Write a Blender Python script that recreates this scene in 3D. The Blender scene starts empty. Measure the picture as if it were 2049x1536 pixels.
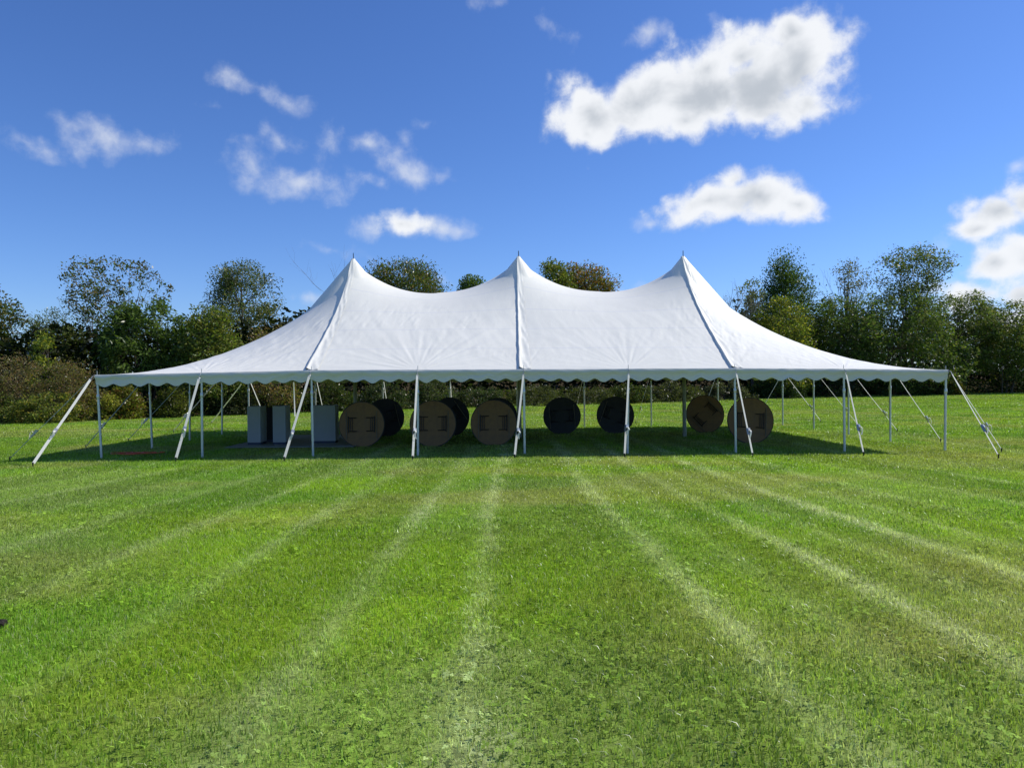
import bpy, math, random
import numpy as np
from mathutils import Vector, Matrix, Euler

# ------------------------------------------------------------------ camera, sky, sun
scene = bpy.context.scene
COL = scene.collection
rng = np.random.default_rng(11)
random.seed(5)

F_PX, CX, CY = 1448.1, 1024.5, 768.0
PIT, ROLL = 0.0113, -0.0090
CAM_H = 2.315
cP, sP = math.cos(PIT), math.sin(PIT)
R0 = Vector((1, 0, 0)); U0 = Vector((0, sP, cP)); FW = Vector((0, cP, -sP))
RT = R0 * math.cos(ROLL) + U0 * math.sin(ROLL)
UP = U0 * math.cos(ROLL) - R0 * math.sin(ROLL)
cam_data = bpy.data.cameras.new("camera")
cam_data.sensor_width = 36.0
cam_data.lens = 36.0 * F_PX / 2049.0
cam_data.clip_start = 0.05
cam_data.clip_end = 4000
cam = bpy.data.objects.new("camera", cam_data)
COL.objects.link(cam)
cam.matrix_world = Matrix(((RT.x, UP.x, -FW.x, 0), (RT.y, UP.y, -FW.y, 0), (RT.z, UP.z, -FW.z, CAM_H), (0, 0, 0, 1)))
scene.camera = cam

SUN_DIR = Vector((0.95, 0.33, 1.0)).normalized()          # towards the sun
SUN_EL = math.asin(SUN_DIR.z)
SUN_AZ = math.atan2(SUN_DIR.x, SUN_DIR.y)                  # clockwise from +Y
sun_data = bpy.data.lights.new("sun", 'SUN')
sun_data.energy = 4.6
sun_data.angle = math.radians(0.53)
sun_data.color = (1.0, 0.945, 0.82)
sun = bpy.data.objects.new("sun", sun_data)
COL.objects.link(sun)
sun.rotation_euler = (-SUN_DIR).to_track_quat('-Z', 'Y').to_euler()
sun.location = (40, 20, 60)

vs = scene.view_settings
vs.view_transform = 'Standard'
vs.look = 'None'
vs.exposure = 0.1
vs.gamma = 1.0
vs.use_curve_mapping = False
scene.cycles.use_denoising = True
scene.cycles.max_bounces = 8
scene.cycles.diffuse_bounces = 2
scene.cycles.transmission_bounces = 4
scene.cycles.transparent_max_bounces = 8


def pix_ray(px, py):
    return (FW + RT * ((px - CX) / F_PX) - UP * ((py - CY) / F_PX))


def pix_azel(px, py):
    d = pix_ray(px, py).normalized()
    return math.atan2(d.x, d.y), math.asin(d.z)


# world: physical sky with cumulus, all in directions (azimuth, elevation)
world = bpy.data.worlds.new("World")
scene.world = world
world.use_nodes = True
wt = world.node_tree
wt.nodes.clear()


class NG:
    """small helper for writing node graphs"""
    def __init__(s, tree): s.t = tree
    def n(s, typ, **kw):
        nd = s.t.nodes.new(typ)
        for k, v in kw.items(): setattr(nd, k, v)
        return nd
    def put(s, sock, v):
        if isinstance(v, bpy.types.NodeSocket): s.t.links.new(v, sock)
        elif v is not None: sock.default_value = v
    def math(s, op, a, b=None, c=None, clamp=False):
        nd = s.n('ShaderNodeMath', operation=op, use_clamp=clamp)
        for i, v in enumerate((a, b, c)):
            if v is not None: s.put(nd.inputs[i], v)
        return nd.outputs[0]
    def vmath(s, op, a, b=None, scale=None):
        nd = s.n('ShaderNodeVectorMath', operation=op)
        s.put(nd.inputs[0], a)
        if b is not None: s.put(nd.inputs[1], b)
        if scale is not None: s.put(nd.inputs['Scale'], scale)
        return nd.outputs['Value'] if op in ('LENGTH', 'DOT_PRODUCT') else nd.outputs['Vector']
    def noise(s, vec, scale, detail=4, rough=0.55, dist=0.0, color=False):
        nd = s.n('ShaderNodeTexNoise')
        if vec is not None: s.put(nd.inputs['Vector'], vec)
        nd.inputs['Scale'].default_value = scale
        nd.inputs['Detail'].default_value = detail
        nd.inputs['Roughness'].default_value = rough
        nd.inputs['Distortion'].default_value = dist
        return nd.outputs['Color'] if color else nd.outputs[0]
    def maprange(s, v, a, b, c, d, smooth=True):
        nd = s.n('ShaderNodeMapRange', interpolation_type='SMOOTHSTEP' if smooth else 'LINEAR')
        s.put(nd.inputs[0], v)
        for i, q in enumerate((a, b, c, d)): s.put(nd.inputs[1 + i], q)
        return nd.outputs[0]
    def mix(s, fac, a, b, blend='MIX'):
        nd = s.n('ShaderNodeMix', data_type='RGBA', blend_type=blend)
        s.put(nd.inputs[0], fac); s.put(nd.inputs[6], a); s.put(nd.inputs[7], b)
        return nd.outputs[2]


w = NG(wt)
tc = w.n('ShaderNodeTexCoord')
sky = w.n('ShaderNodeTexSky', sky_type='NISHITA')
sky.sun_disc = False
sky.sun_elevation = SUN_EL
sky.sun_rotation = SUN_AZ
sky.altitude = 600
sky.air_density = 1.0
sky.dust_density = 0.35
sky.ozone_density = 4.0
SKY_STRENGTH = 0.085
hs = w.n('ShaderNodeHueSaturation')
hs.inputs['Saturation'].default_value = 1.08
hs.inputs['Value'].default_value = 1.0
w.put(hs.inputs['Color'], sky.outputs[0])
sep = w.n('ShaderNodeSeparateXYZ')
w.put(sep.inputs[0], tc.outputs['Generated'])
az = w.math('ARCTAN2', sep.outputs[0], sep.outputs[1])
el = w.math('ARCSINE', sep.outputs[2])
comb = w.n('ShaderNodeCombineXYZ')
w.put(comb.inputs[0], az); w.put(comb.inputs[1], el)
azel = comb.outputs[0]
warp = w.noise(azel, 9.0, 3, 0.5, color=True)
warp = w.vmath('SUBTRACT', warp, (0.5, 0.5, 0.5))
warp = w.vmath('SCALE', warp, scale=0.05)
azw = w.vmath('ADD', azel, warp)
# (px, py, half width px, half height px, tilt deg, weight)
BLOBS = [
    # large cumulus
    (1190, 225, 95, 75, 8, 1.0), (1290, 205, 120, 75, 0, 1.1), (1395, 190, 130, 85, 0, 1.25), (1520, 165, 140, 105, 0, 1.25),
    (1600, 140, 110, 100, -10, 1.15), (1480, 95, 90, 65, 0, 0.95), (1400, 130, 85, 75, 0, 1.0), (1170, 262, 50, 40, 20, 0.8),
    (1370, 245, 80, 40, 0, 0.85), (1590, 80, 85, 50, 0, 0.9), (1620, 200, 75, 55, 0, 0.9),
    (1308, 62, 38, 26, 0, 0.55), (1412, 18, 30, 18, 30, 0.35),
    # lower cumulus on the right
    (1420, 405, 105, 48, -4, 0.95), (1520, 405, 115, 50, 2, 1.15), (1600, 415, 85, 38, 6, 1.0), (1300, 440, 40, 14, -15, 0.45), (1470, 370, 70, 30, 0, 0.75),
    # bank at the right edge
    (2010, 420, 85, 55, 0, 1.0), (1960, 462, 70, 32, 0, 0.9), (2060, 400, 80, 60, 0, 1.0), (1990, 530, 85, 42, 0, 0.95), (2060, 510, 95, 60, 0, 1.0),
    (1960, 590, 110, 40, 0, 0.9), (2070, 590, 110, 45, 0, 0.95), (1880, 495, 28, 22, 0, 0.5), (2045, 318, 30, 14, 0, 0.5), (1880, 575, 50, 25, 0, 0.6),
    (2030, 640, 130, 45, 0, 0.95), (1930, 610, 70, 30, 0, 0.8), (2200, 470, 130, 80, 0, 1.0), (2320, 590, 150, 50, 0, 0.9),
    # small ones on the left
    (40, 275, 75, 24, 6, 0.48), (150, 248, 45, 22, 12, 0.48), (225, 275, 105, 30, 9, 0.56), (290, 288, 50, 22, 6, 0.45),
    (520, 188, 70, 25, 16, 0.50), (575, 208, 48, 26, 9, 0.54), (475, 170, 35, 12, 19, 0.35), (420, 218, 40, 12, 3, 0.25),
    (640, 285, 70, 32, 6, 0.41), (560, 278, 40, 14, 25, 0.31), (505, 318, 40, 24, 12, 0.34),
    (740, 285, 52, 22, 30, 0.53), (785, 318, 72, 27, 17, 0.66), (845, 348, 45, 16, 9, 0.50), (715, 272, 28, 10, 12, 0.39),
    (625, 360, 80, 34, -4, 0.60), (600, 380, 70, 20, 0, 0.44), (725, 355, 40, 12, 3, 0.35),
    (738, 455, 32, 24, 0, 0.70), (802, 450, 52, 34, 5, 0.80), (900, 457, 52, 18, 6, 0.53), (850, 445, 40, 14, 6, 0.39),
    (675, 511, 45, 14, 5, 0.41), (605, 598, 30, 9, 5, 0.34), (875, 565, 28, 18, 0, 0.48), (905, 575, 22, 18, 0, 0.44),
    (990, 18, 32, 15, 19, 0.22), (1140, 80, 32, 14, 25, 0.17), (1300, 590, 40, 12, 0, 0.29),
    (850, 250, 30, 12, 0, 0.19),
]
# the same kind of fair-weather cumulus goes on outside the frame (azimuth, elevation in degrees)
FREE = [(-75, 24, 9, 3.5), (-62, 38, 5, 2), (-110, 18, 11, 3), (-150, 33, 9, 3.5), (165, 22, 12, 4), (130, 40, 8, 4), (95, 26, 10, 4), (68, 34, 8, 3),
        (20, 52, 8, 4), (-30, 60, 6, 3), (-170, 60, 8, 4)]
dens = None
dens_thin = None


def add_blob(c, r, rot, wgt, thin=False):
    global dens, dens_thin
    mp = w.n('ShaderNodeMapping', vector_type='TEXTURE')
    w.put(mp.inputs['Vector'], azw)
    mp.inputs['Location'].default_value = (c[0], c[1], 0)
    mp.inputs['Rotation'].default_value = (0, 0, rot)
    mp.inputs['Scale'].default_value = (r[0], r[1], 1)
    ln = w.vmath('LENGTH', mp.outputs[0])
    v = w.math('MULTIPLY_ADD', ln, -wgt, wgt)
    if thin: dens_thin = v if dens_thin is None else w.math('SMOOTH_MAX', dens_thin, v, 0.18)
    else: dens = v if dens is None else w.math('SMOOTH_MAX', dens, v, 0.22)


for (px, py, hw, hh, tilt, wgt) in BLOBS:
    a, e = pix_azel(px, py)
    a1, e1 = pix_azel(px + hw, py)
    a2, e2 = pix_azel(px, py - hh)
    th_ = wgt < 0.74
    k_ = 1.62 if th_ else 1.24
    add_blob((a, e), (abs(a1 - a) * k_, abs(e2 - e) * k_), -math.radians(tilt), wgt, th_)
for (a, e, rx, ry) in FREE:
    add_blob((math.radians(a), math.radians(e)), (math.radians(rx), math.radians(ry)), 0, 1.0)
fb = w.noise(azel, 13.0, 7, 0.58, 0.15)
fb2 = w.noise(azel, 46.0, 5, 0.66, 0.25)
vb = w.n('ShaderNodeTexVoronoi', feature='SMOOTH_F1')
w.put(vb.inputs['Vector'], w.vmath('ADD', azel, w.vmath('SCALE', warp, scale=0.6)))
vb.inputs['Scale'].default_value = 24.0
vb.inputs['Detail'].default_value = 1.0
vb.inputs['Smoothness'].default_value = 0.7
nz = w.math('MULTIPLY_ADD', fb, 1.15, -0.535)
nz = w.math('ADD', nz, w.math('MULTIPLY_ADD', fb2, 0.55, -0.275))
nz = w.math('ADD', nz, w.math('MULTIPLY_ADD', vb.outputs['Distance'], -0.55, 0.36))
dn = w.math('ADD', dens, nz)
alpha = w.maprange(dn, 0.03, 0.64, 0.0, 1.0)
alpha = w.math('MULTIPLY', alpha, 0.97)
# the shaded undersides: density seen a little way up towards the light is still thick
up_n = w.noise(w.vmath('ADD', azel, (0.012, 0.030, 0)), 15.0, 4, 0.6, 0.3)
core = w.maprange(w.math('ADD', dens, w.math('MULTIPLY_ADD', up_n, 1.1, -0.62)), 0.45, 1.15, 0.0, 0.92)
cloud_col = w.mix(core, (0.93, 0.95, 0.98, 1), (0.50, 0.545, 0.60, 1))
thin = w.maprange(dn, 0.1, 0.45, 0.0, 1.0)
cloud_col = w.mix(thin, (0.62, 0.70, 0.84, 1), cloud_col)
cloud_scaled = w.vmath('SCALE', cloud_col, scale=0.93 / SKY_STRENGTH)
tinted = w.mix(1.0, hs.outputs[0], (0.95, 1.15, 1.60, 1), 'MULTIPLY')
dn_t = w.math('ADD', dens_thin, w.math('MULTIPLY_ADD', nz, 1.0, -0.06))
alpha_t = w.maprange(dn_t, 0.0, 0.85, 0.0, 0.78)
thin_col = w.vmath('SCALE', (0.84, 0.88, 0.95), scale=0.90 / SKY_STRENGTH)
tinted = w.mix(alpha_t, tinted, thin_col)
skycol = w.mix(alpha, tinted, cloud_scaled)
bg = w.n('ShaderNodeBackground')
bg.inputs['Strength'].default_value = SKY_STRENGTH
w.put(bg.inputs['Color'], skycol)
wo = w.n('ShaderNodeOutputWorld')
w.put(wo.inputs[0], bg.outputs[0])
world.cycles.sampling_method = 'MANUAL'
world.cycles.sample_map_resolution = 512

# ------------------------------------------------------------------ helpers


def setp(o, label=None, cat=None, group=None, kind=None):
    if label: o['label'] = label
    if cat: o['category'] = cat
    if group: o['group'] = group
    if kind: o['kind'] = kind
    return o


def empty(name, loc, rz=0.0, label=None, cat=None, group=None):
    o = bpy.data.objects.new(name, None)
    o.empty_display_size = 0.2
    COL.objects.link(o)
    o.location = loc
    o.rotation_euler = (0, 0, rz)
    return setp(o, label, cat, group)


def np_mesh(name, V, faces, mat=None, smooth=False, attrs=None):
    """V (n,3); faces: list of (m,k) int arrays; attrs: {name: (type, domain, data)}"""
    me = bpy.data.meshes.new(name)
    V = np.asarray(V, dtype=np.float32)
    me.vertices.add(len(V))
    me.vertices.foreach_set('co', V.ravel())
    idx = np.concatenate([np.asarray(f).ravel() for f in faces]).astype(np.int32)
    tot = np.concatenate([np.full(len(f), np.asarray(f).shape[1]) for f in faces]).astype(np.int32)
    st = np.concatenate([[0], np.cumsum(tot)[:-1]]).astype(np.int32)
    me.loops.add(len(idx))
    me.loops.foreach_set('vertex_index', idx)
    me.polygons.add(len(tot))
    me.polygons.foreach_set('loop_start', st)
    me.polygons.foreach_set('loop_total', tot)
    if smooth: me.polygons.foreach_set('use_smooth', np.ones(len(tot), dtype=bool))
    me.update(calc_edges=True)
    for k, (typ, dom, data) in (attrs or {}).items():
        a = me.attributes.new(k, typ, dom)
        data = np.asarray(data, dtype=np.float32)
        a.data.foreach_set('color' if 'COLOR' in typ else 'value', data.ravel())
    if mat: me.materials.append(mat)
    return me


def link(name, me, parent=None, loc=None):
    o = bpy.data.objects.new(name, me)
    COL.objects.link(o)
    if parent is not None: o.parent = parent
    if loc is not None: o.location = loc
    return o


class MB:
    """collects boxes, tubes and discs, builds ONE mesh object"""
    def __init__(s): s.V = []; s.F = []; s.n = 0
    def add(s, V, F):
        V = np.asarray(V, float)
        s.V.append(V)
        s.F += [tuple(int(i) + s.n for i in f) for f in F]
        s.n += len(V)
    def box(s, c, size, rot=None):
        hx, hy, hz = (q / 2 for q in size)
        V = np.array([(x, y, z) for z in (-hz, hz) for y in (-hy, hy) for x in (-hx, hx)])
        if rot is not None: V = V @ np.array(rot).T
        s.add(V + np.array(c), [(0, 2, 3, 1), (4, 5, 7, 6), (0, 1, 5, 4), (2, 6, 7, 3), (0, 4, 6, 2), (1, 3, 7, 5)])
    def tube(s, pts, rad, sides=8, cap=True):
        pts = [np.array(p, float) for p in pts]
        if np.isscalar(rad): rad = [rad] * len(pts)
        V = []; F = []
        ref = None
        for i, p in enumerate(pts):
            d = pts[min(i + 1, len(pts) - 1)] - pts[max(i - 1, 0)]
            d = d / (np.linalg.norm(d) + 1e-9)
            if ref is None: ref = np.array((0, 0, 1.0)) if abs(d[2]) < .9 else np.array((1.0, 0, 0))
            a = np.cross(d, ref); a /= np.linalg.norm(a) + 1e-9
            b = np.cross(d, a)
            ref = np.cross(a, d)
            for k in range(sides):
                t = 2 * math.pi * k / sides
                V.append(p + rad[i] * (a * math.cos(t) + b * math.sin(t)))
        for i in range(len(pts) - 1):
            for k in range(sides):
                k2 = (k + 1) % sides
                F.append((i * sides + k, i * sides + k2, (i + 1) * sides + k2, (i + 1) * sides + k))
        if cap:
            F.append(tuple(range(sides)))
            F.append(tuple((len(pts) - 1) * sides + k for k in range(sides))[::-1])
        s.add(V, F)
    def mesh(s, name, mat, smooth=False):
        me = bpy.data.meshes.new(name)
        me.from_pydata([tuple(v) for v in np.concatenate(s.V)], [], s.F)
        if smooth: me.polygons.foreach_set('use_smooth', np.ones(len(me.polygons), dtype=bool))
        me.update()
        if mat: me.materials.append(mat)
        return me
    def build(s, name, mat, parent=None, smooth=False):
        return link(name, s.mesh(name, mat, smooth), parent)


def smooth_by_angle(me, ang=0.7):
    me.polygons.foreach_set('use_smooth', np.ones(len(me.polygons), dtype=bool))
    try: me.set_sharp_from_angle(angle=ang)
    except Exception: pass


# lattice value noise
def vnoise(x, y, seed=0):
    x = np.asarray(x, float); y = np.asarray(y, float)
    xi = np.floor(x).astype(np.int64); yi = np.floor(y).astype(np.int64)
    fx = x - xi; fy = y - yi
    fx = fx * fx * (3 - 2 * fx); fy = fy * fy * (3 - 2 * fy)
    def h(a, b):
        n = (a * 374761393 + b * 668265263 + seed * 974711) & 0xFFFFFFFF
        n = ((n ^ (n >> 13)) * 1274126177) & 0xFFFFFFFF
        n = n ^ (n >> 16)
        return (n & 0xFFFF) / 65535.0
    return (h(xi, yi) * (1 - fx) + h(xi + 1, yi) * fx) * (1 - fy) + (h(xi, yi + 1) * (1 - fx) + h(xi + 1, yi + 1) * fx) * fy


def fbm(x, y, seed=0, oct=4):
    s = 0; a = 0.5; t = 0
    for o in range(oct):
        s = s + a * vnoise(x * 2 ** o + 17.3 * o, y * 2 ** o - 9.1 * o, seed + o); t += a; a *= 0.5
    return s / t


# ------------------------------------------------------------------ the ground's shape
TX, TY, YAW = 0.3384, 20.7126, 0.0088
cW, sW = math.cos(YAW), math.sin(YAW)
BAY = 3.048


def to_tent(x, y):
    return cW * (x - TX) + sW * (y - TY), -sW * (x - TX) + cW * (y - TY)


def from_tent(a, b):
    return cW * a - sW * b + TX, sW * a + cW * b + TY


def gz(x, y):
    a, b = to_tent(np.asarray(x, float), np.asarray(y, float))
    z = -0.0007 * np.clip(a, -20, 20) - 0.0079 * (np.clip(b, -2, 15) - 6.096)
    r = np.clip(-0.6 - b, 0, 40)
    z = z + 0.043 * (np.sqrt(r * r + 9) - 3)
    return z


def ground_hit(px, py):
    d = pix_ray(px, py)
    z = 0.0
    for _ in range(30):
        t = (z - CAM_H) / d.z
        z = float(gz(d.x * t, d.y * t))
    return Vector((d.x * t, d.y * t, z))


def at_depth(px, py, D):
    d = pix_ray(px, py)
    t = D / d.y
    return Vector((d.x * t, D, CAM_H + d.z * t))


# ------------------------------------------------------------------ materials
def new_mat(name):
    m = bpy.data.materials.new(name)
    m.use_nodes = True
    m.node_tree.nodes.clear()
    return m, NG(m.node_tree)


def out(g, surf, disp=None):
    o = g.n('ShaderNodeOutputMaterial')
    g.put(o.inputs['Surface'], surf)


def bump(g, h, strength, dist):
    b = g.n('ShaderNodeBump')
    b.inputs['Strength'].default_value = strength
    b.inputs['Distance'].default_value = dist
    g.put(b.inputs['Height'], h)
    return b.outputs[0]


def simple_mat(name, col, rough=0.5, metal=0.0, var=0.12, scale=8.0, bumpd=0.0, spec=0.5):
    m, g = new_mat(name)
    t = g.n('ShaderNodeTexCoord')
    n = g.noise(t.outputs['Object'], scale, 5, 0.6)
    f = g.maprange(n, 0.3, 0.7, 1 - var, 1 + var, False)
    c = g.vmath('SCALE', tuple(col), scale=f)
    p = g.n('ShaderNodeBsdfPrincipled')
    g.put(p.inputs['Base Color'], c)
    g.put(p.inputs['Roughness'], g.maprange(n, 0.3, 0.7, rough * 0.85, min(1, rough * 1.15), False))
    p.inputs['Metallic'].default_value = metal
    p.inputs['Specular IOR Level'].default_value = spec
    if bumpd: g.put(p.inputs['Normal'], bump(g, n, 0.6, bumpd))
    out(g, p.outputs[0])
    return m


# grass blades: colour of the clump from the instance, variation from the blade
def blade_material(name, trans=0.45, gloss=0.08):
    m, g = new_mat(name)
    ti = g.n('ShaderNodeAttribute', attribute_type='INSTANCER', attribute_name='tint')
    rn = g.n('ShaderNodeAttribute', attribute_type='GEOMETRY', attribute_name='rnd')
    f = g.maprange(rn.outputs['Fac'], 0, 1, 0.42, 1.75, False)
    c = g.vmath('SCALE', ti.outputs['Color'], scale=f)
    st = g.n('ShaderNodeAttribute', attribute_type='GEOMETRY', attribute_name='straw')
    c = g.mix(st.outputs['Fac'], c, (0.52, 0.56, 0.29, 1))
    d = g.n('ShaderNodeBsdfDiffuse'); g.put(d.inputs[0], c)
    tr = g.n('ShaderNodeBsdfTranslucent'); g.put(tr.inputs[0], g.mix(1.0, c, (1.05, 1.08, 0.55, 1), 'MULTIPLY'))
    mx = g.n('ShaderNodeMixShader'); mx.inputs[0].default_value = trans
    g.put(mx.inputs[1], d.outputs[0]); g.put(mx.inputs[2], tr.outputs[0])
    gl = g.n('ShaderNodeBsdfGlossy'); gl.inputs['Roughness'].default_value = 0.42
    gl.inputs['Color'].default_value = (0.9, 0.95, 1, 1)
    fr = g.n('ShaderNodeFresnel'); fr.inputs[0].default_value = 1.38
    m2 = g.n('ShaderNodeMixShader'); g.put(m2.inputs[0], g.math('MULTIPLY', fr.outputs[0], gloss))
    g.put(m2.inputs[1], mx.outputs[0]); g.put(m2.inputs[2], gl.outputs[0])
    out(g, m2.outputs[0])
    return m


def leaf_material(name, trans=0.45, gloss=0.12):
    m, g = new_mat(name)
    at = g.n('ShaderNodeAttribute', attribute_type='GEOMETRY', attribute_name='col')
    c = at.outputs['Color']
    d = g.n('ShaderNodeBsdfDiffuse'); g.put(d.inputs[0], c)
    tr = g.n('ShaderNodeBsdfTranslucent'); g.put(tr.inputs[0], g.mix(1.0, c, (1.2, 1.25, 0.6, 1), 'MULTIPLY'))
    mx = g.n('ShaderNodeMixShader'); mx.inputs[0].default_value = trans
    g.put(mx.inputs[1], d.outputs[0]); g.put(mx.inputs[2], tr.outputs[0])
    gl = g.n('ShaderNodeBsdfGlossy'); gl.inputs['Roughness'].default_value = 0.5
    fr = g.n('ShaderNodeFresnel'); fr.inputs[0].default_value = 1.42
    m2 = g.n('ShaderNodeMixShader'); g.put(m2.inputs[0], g.math('MULTIPLY', fr.outputs[0], gloss))
    g.put(m2.inputs[1], mx.outputs[0]); g.put(m2.inputs[2], gl.outputs[0])
    out(g, m2.outputs[0])
    return m


M_BLADE = blade_material("grass_blade")
M_CLOVER = blade_material("clover_leaf", 0.40, 0.0)
M_LEAF = leaf_material("leaves")
M_BARK = simple_mat("bark", (0.085, 0.066, 0.050), 0.9, 0, 0.35, 14, 0.02)
M_TWIG = simple_mat("dead_wood", (0.15, 0.125, 0.105), 0.9, 0, 0.25, 10)
M_POLE = simple_mat("aluminium_pole", (0.60, 0.62, 0.63), 0.42, 0.55, 0.08, 6)
M_WOODPOLE = simple_mat("steel_centre_pole", (0.30, 0.32, 0.28), 0.5, 0.4, 0.1, 5)
M_STEEL = simple_mat("galvanised_steel", (0.42, 0.43, 0.44), 0.38, 0.8, 0.2, 30)
M_BLACKST = simple_mat("dark_stake_steel", (0.02, 0.02, 0.02), 0.6, 0.3, 0.3, 20)
def webbing_material():
    m, g = new_mat("white_webbing")
    t = g.n('ShaderNodeTexCoord')
    n = g.noise(t.outputs['Object'], 60, 3, 0.6)
    c = g.vmath('SCALE', (0.83, 0.83, 0.80), scale=g.maprange(n, .3, .7, .93, 1.05, False))
    d = g.n('ShaderNodeBsdfDiffuse'); g.put(d.inputs[0], c)
    tr = g.n('ShaderNodeBsdfTranslucent'); g.put(tr.inputs[0], c)
    mx = g.n('ShaderNodeMixShader'); mx.inputs[0].default_value = 0.35
    g.put(mx.inputs[1], d.outputs[0]); g.put(mx.inputs[2], tr.outputs[0])
    out(g, mx.outputs[0])
    return m


M_STRAP = webbing_material()
M_WOOD = simple_mat("brown_plywood", (0.24, 0.130, 0.044), 0.6, 0, 0.2, 5)
M_DARKTOP = simple_mat("black_laminate", (0.010, 0.0095, 0.009), 0.5, 0, 0.15, 5)
M_RIM = simple_mat("dark_table_rim", (0.014, 0.012, 0.011), 0.5, 0, 0.1, 5)
M_LEGS = simple_mat("black_leg_tube", (0.018, 0.018, 0.02), 0.45, 0.4, 0.1, 9)
M_BATTEN = simple_mat("pale_batten", (0.17, 0.14, 0.09), 0.6, 0, 0.2, 9)
M_PANEL = simple_mat("grey_panel", (0.34, 0.365, 0.36), 0.55, 0, 0.06, 4)
M_PANELEDGE = simple_mat("pale_panel_edge", (0.36, 0.42, 0.46), 0.5, 0, 0.05, 4)
M_DOLLY = simple_mat("navy_dolly", (0.03, 0.045, 0.08), 0.6, 0, 0.1, 6)
M_SHEET = simple_mat("pale_floor_sheet", (0.25, 0.27, 0.24), 0.6, 0, 0.12, 2)
M_ORANGE = simple_mat("orange_cord", (0.62, 0.10, 0.03), 0.5, 0, 0.1, 9)
M_CLOD = simple_mat("dark_clod", (0.022, 0.016, 0.011), 0.95, 0, 0.5, 30, 0.02)


def vinyl_material(name, seams=True, k=1.0):
    m, g = new_mat(name)
    t = g.n('ShaderNodeTexCoord')
    ob = t.outputs['Object']
    n1 = g.noise(ob, 1.1, 5, 0.6)
    n2 = g.noise(ob, 9.0, 4, 0.65)
    base = g.mix(g.maprange(n1, 0.35, 0.7, 0, 1), (0.80, 0.79, 0.725, 1), (0.765, 0.757, 0.695, 1))
    base = g.mix(g.math('MULTIPLY', g.maprange(n2, 0.56, 0.75, 0, 1), 0.10), base, (0.60, 0.60, 0.58, 1))
    if seams:                                   # double-layer weld lines between fabric widths
        at = g.n('ShaderNodeAttribute', attribute_type='GEOMETRY', attribute_name='weld')
        fr = g.math('FRACT', g.math('MULTIPLY', at.outputs['Fac'], 5.0))
        ln = g.maprange(g.math('ABSOLUTE', g.math('SUBTRACT', fr, 0.5)), 0.47, 0.492, 0, 1)
        base = g.mix(g.math('MULTIPLY', ln, 0.5), base, (0.66, 0.67, 0.70, 1))
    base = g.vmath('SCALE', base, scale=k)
    mp = g.n('ShaderNodeMapping'); g.put(mp.inputs['Vector'], ob)
    mp.inputs['Scale'].default_value = (3.2, 1.1, 1.1)
    b1 = g.noise(mp.outputs[0], 1.6, 6, 0.62, 1.2)
    nrm = bump(g, b1, 0.22, 0.014)
    if seams:                                   # block-out fabric; inner face greyed to deepen the shade beneath
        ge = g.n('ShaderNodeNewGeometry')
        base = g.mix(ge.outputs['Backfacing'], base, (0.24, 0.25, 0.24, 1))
    p = g.n('ShaderNodeBsdfPrincipled')
    g.put(p.inputs['Base Color'], base)
    p.inputs['Roughness'].default_value = 0.48
    p.inputs['Specular IOR Level'].default_value = 0.4
    g.put(p.inputs['Normal'], nrm)
    out(g, p.outputs[0])
    return m


M_VINYL = vinyl_material("white_vinyl")
M_VALANCE = vinyl_material("white_vinyl_valance", False, 0.80)  # same vinyl, colour darkened to deepen the valance's shade
M_FLAP = vinyl_material("white_vinyl_flap", False)

# ------------------------------------------------------------------ lawn colours
MOW = [(-12.6, .35), (-11.0, .4), (-9.5, .35), (-8.2, .4), (-6.9, .45), (-5.5, .45), (-4.0, .55), (-2.6, .42), (-1.25, .6), (-.28, 1.15), (1.42, 1.3), (2.15, .35), (2.85, .95), (3.6, .4), (4.4, 1.1), (5.2, .4),
       (6.1, .85), (7.5, .7), (9.2, .75), (10.8, .7), (12.5, .6), (14.2, .6)]


def tree_line_y(x):
    """depth of the wood's edge at world x"""
    return np.interp(x, [-60, -28, -14, 0.5, 12, 34, 54, 90], [38, 41.5, 48, 59, 64, 74.5, 78, 82])


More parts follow.
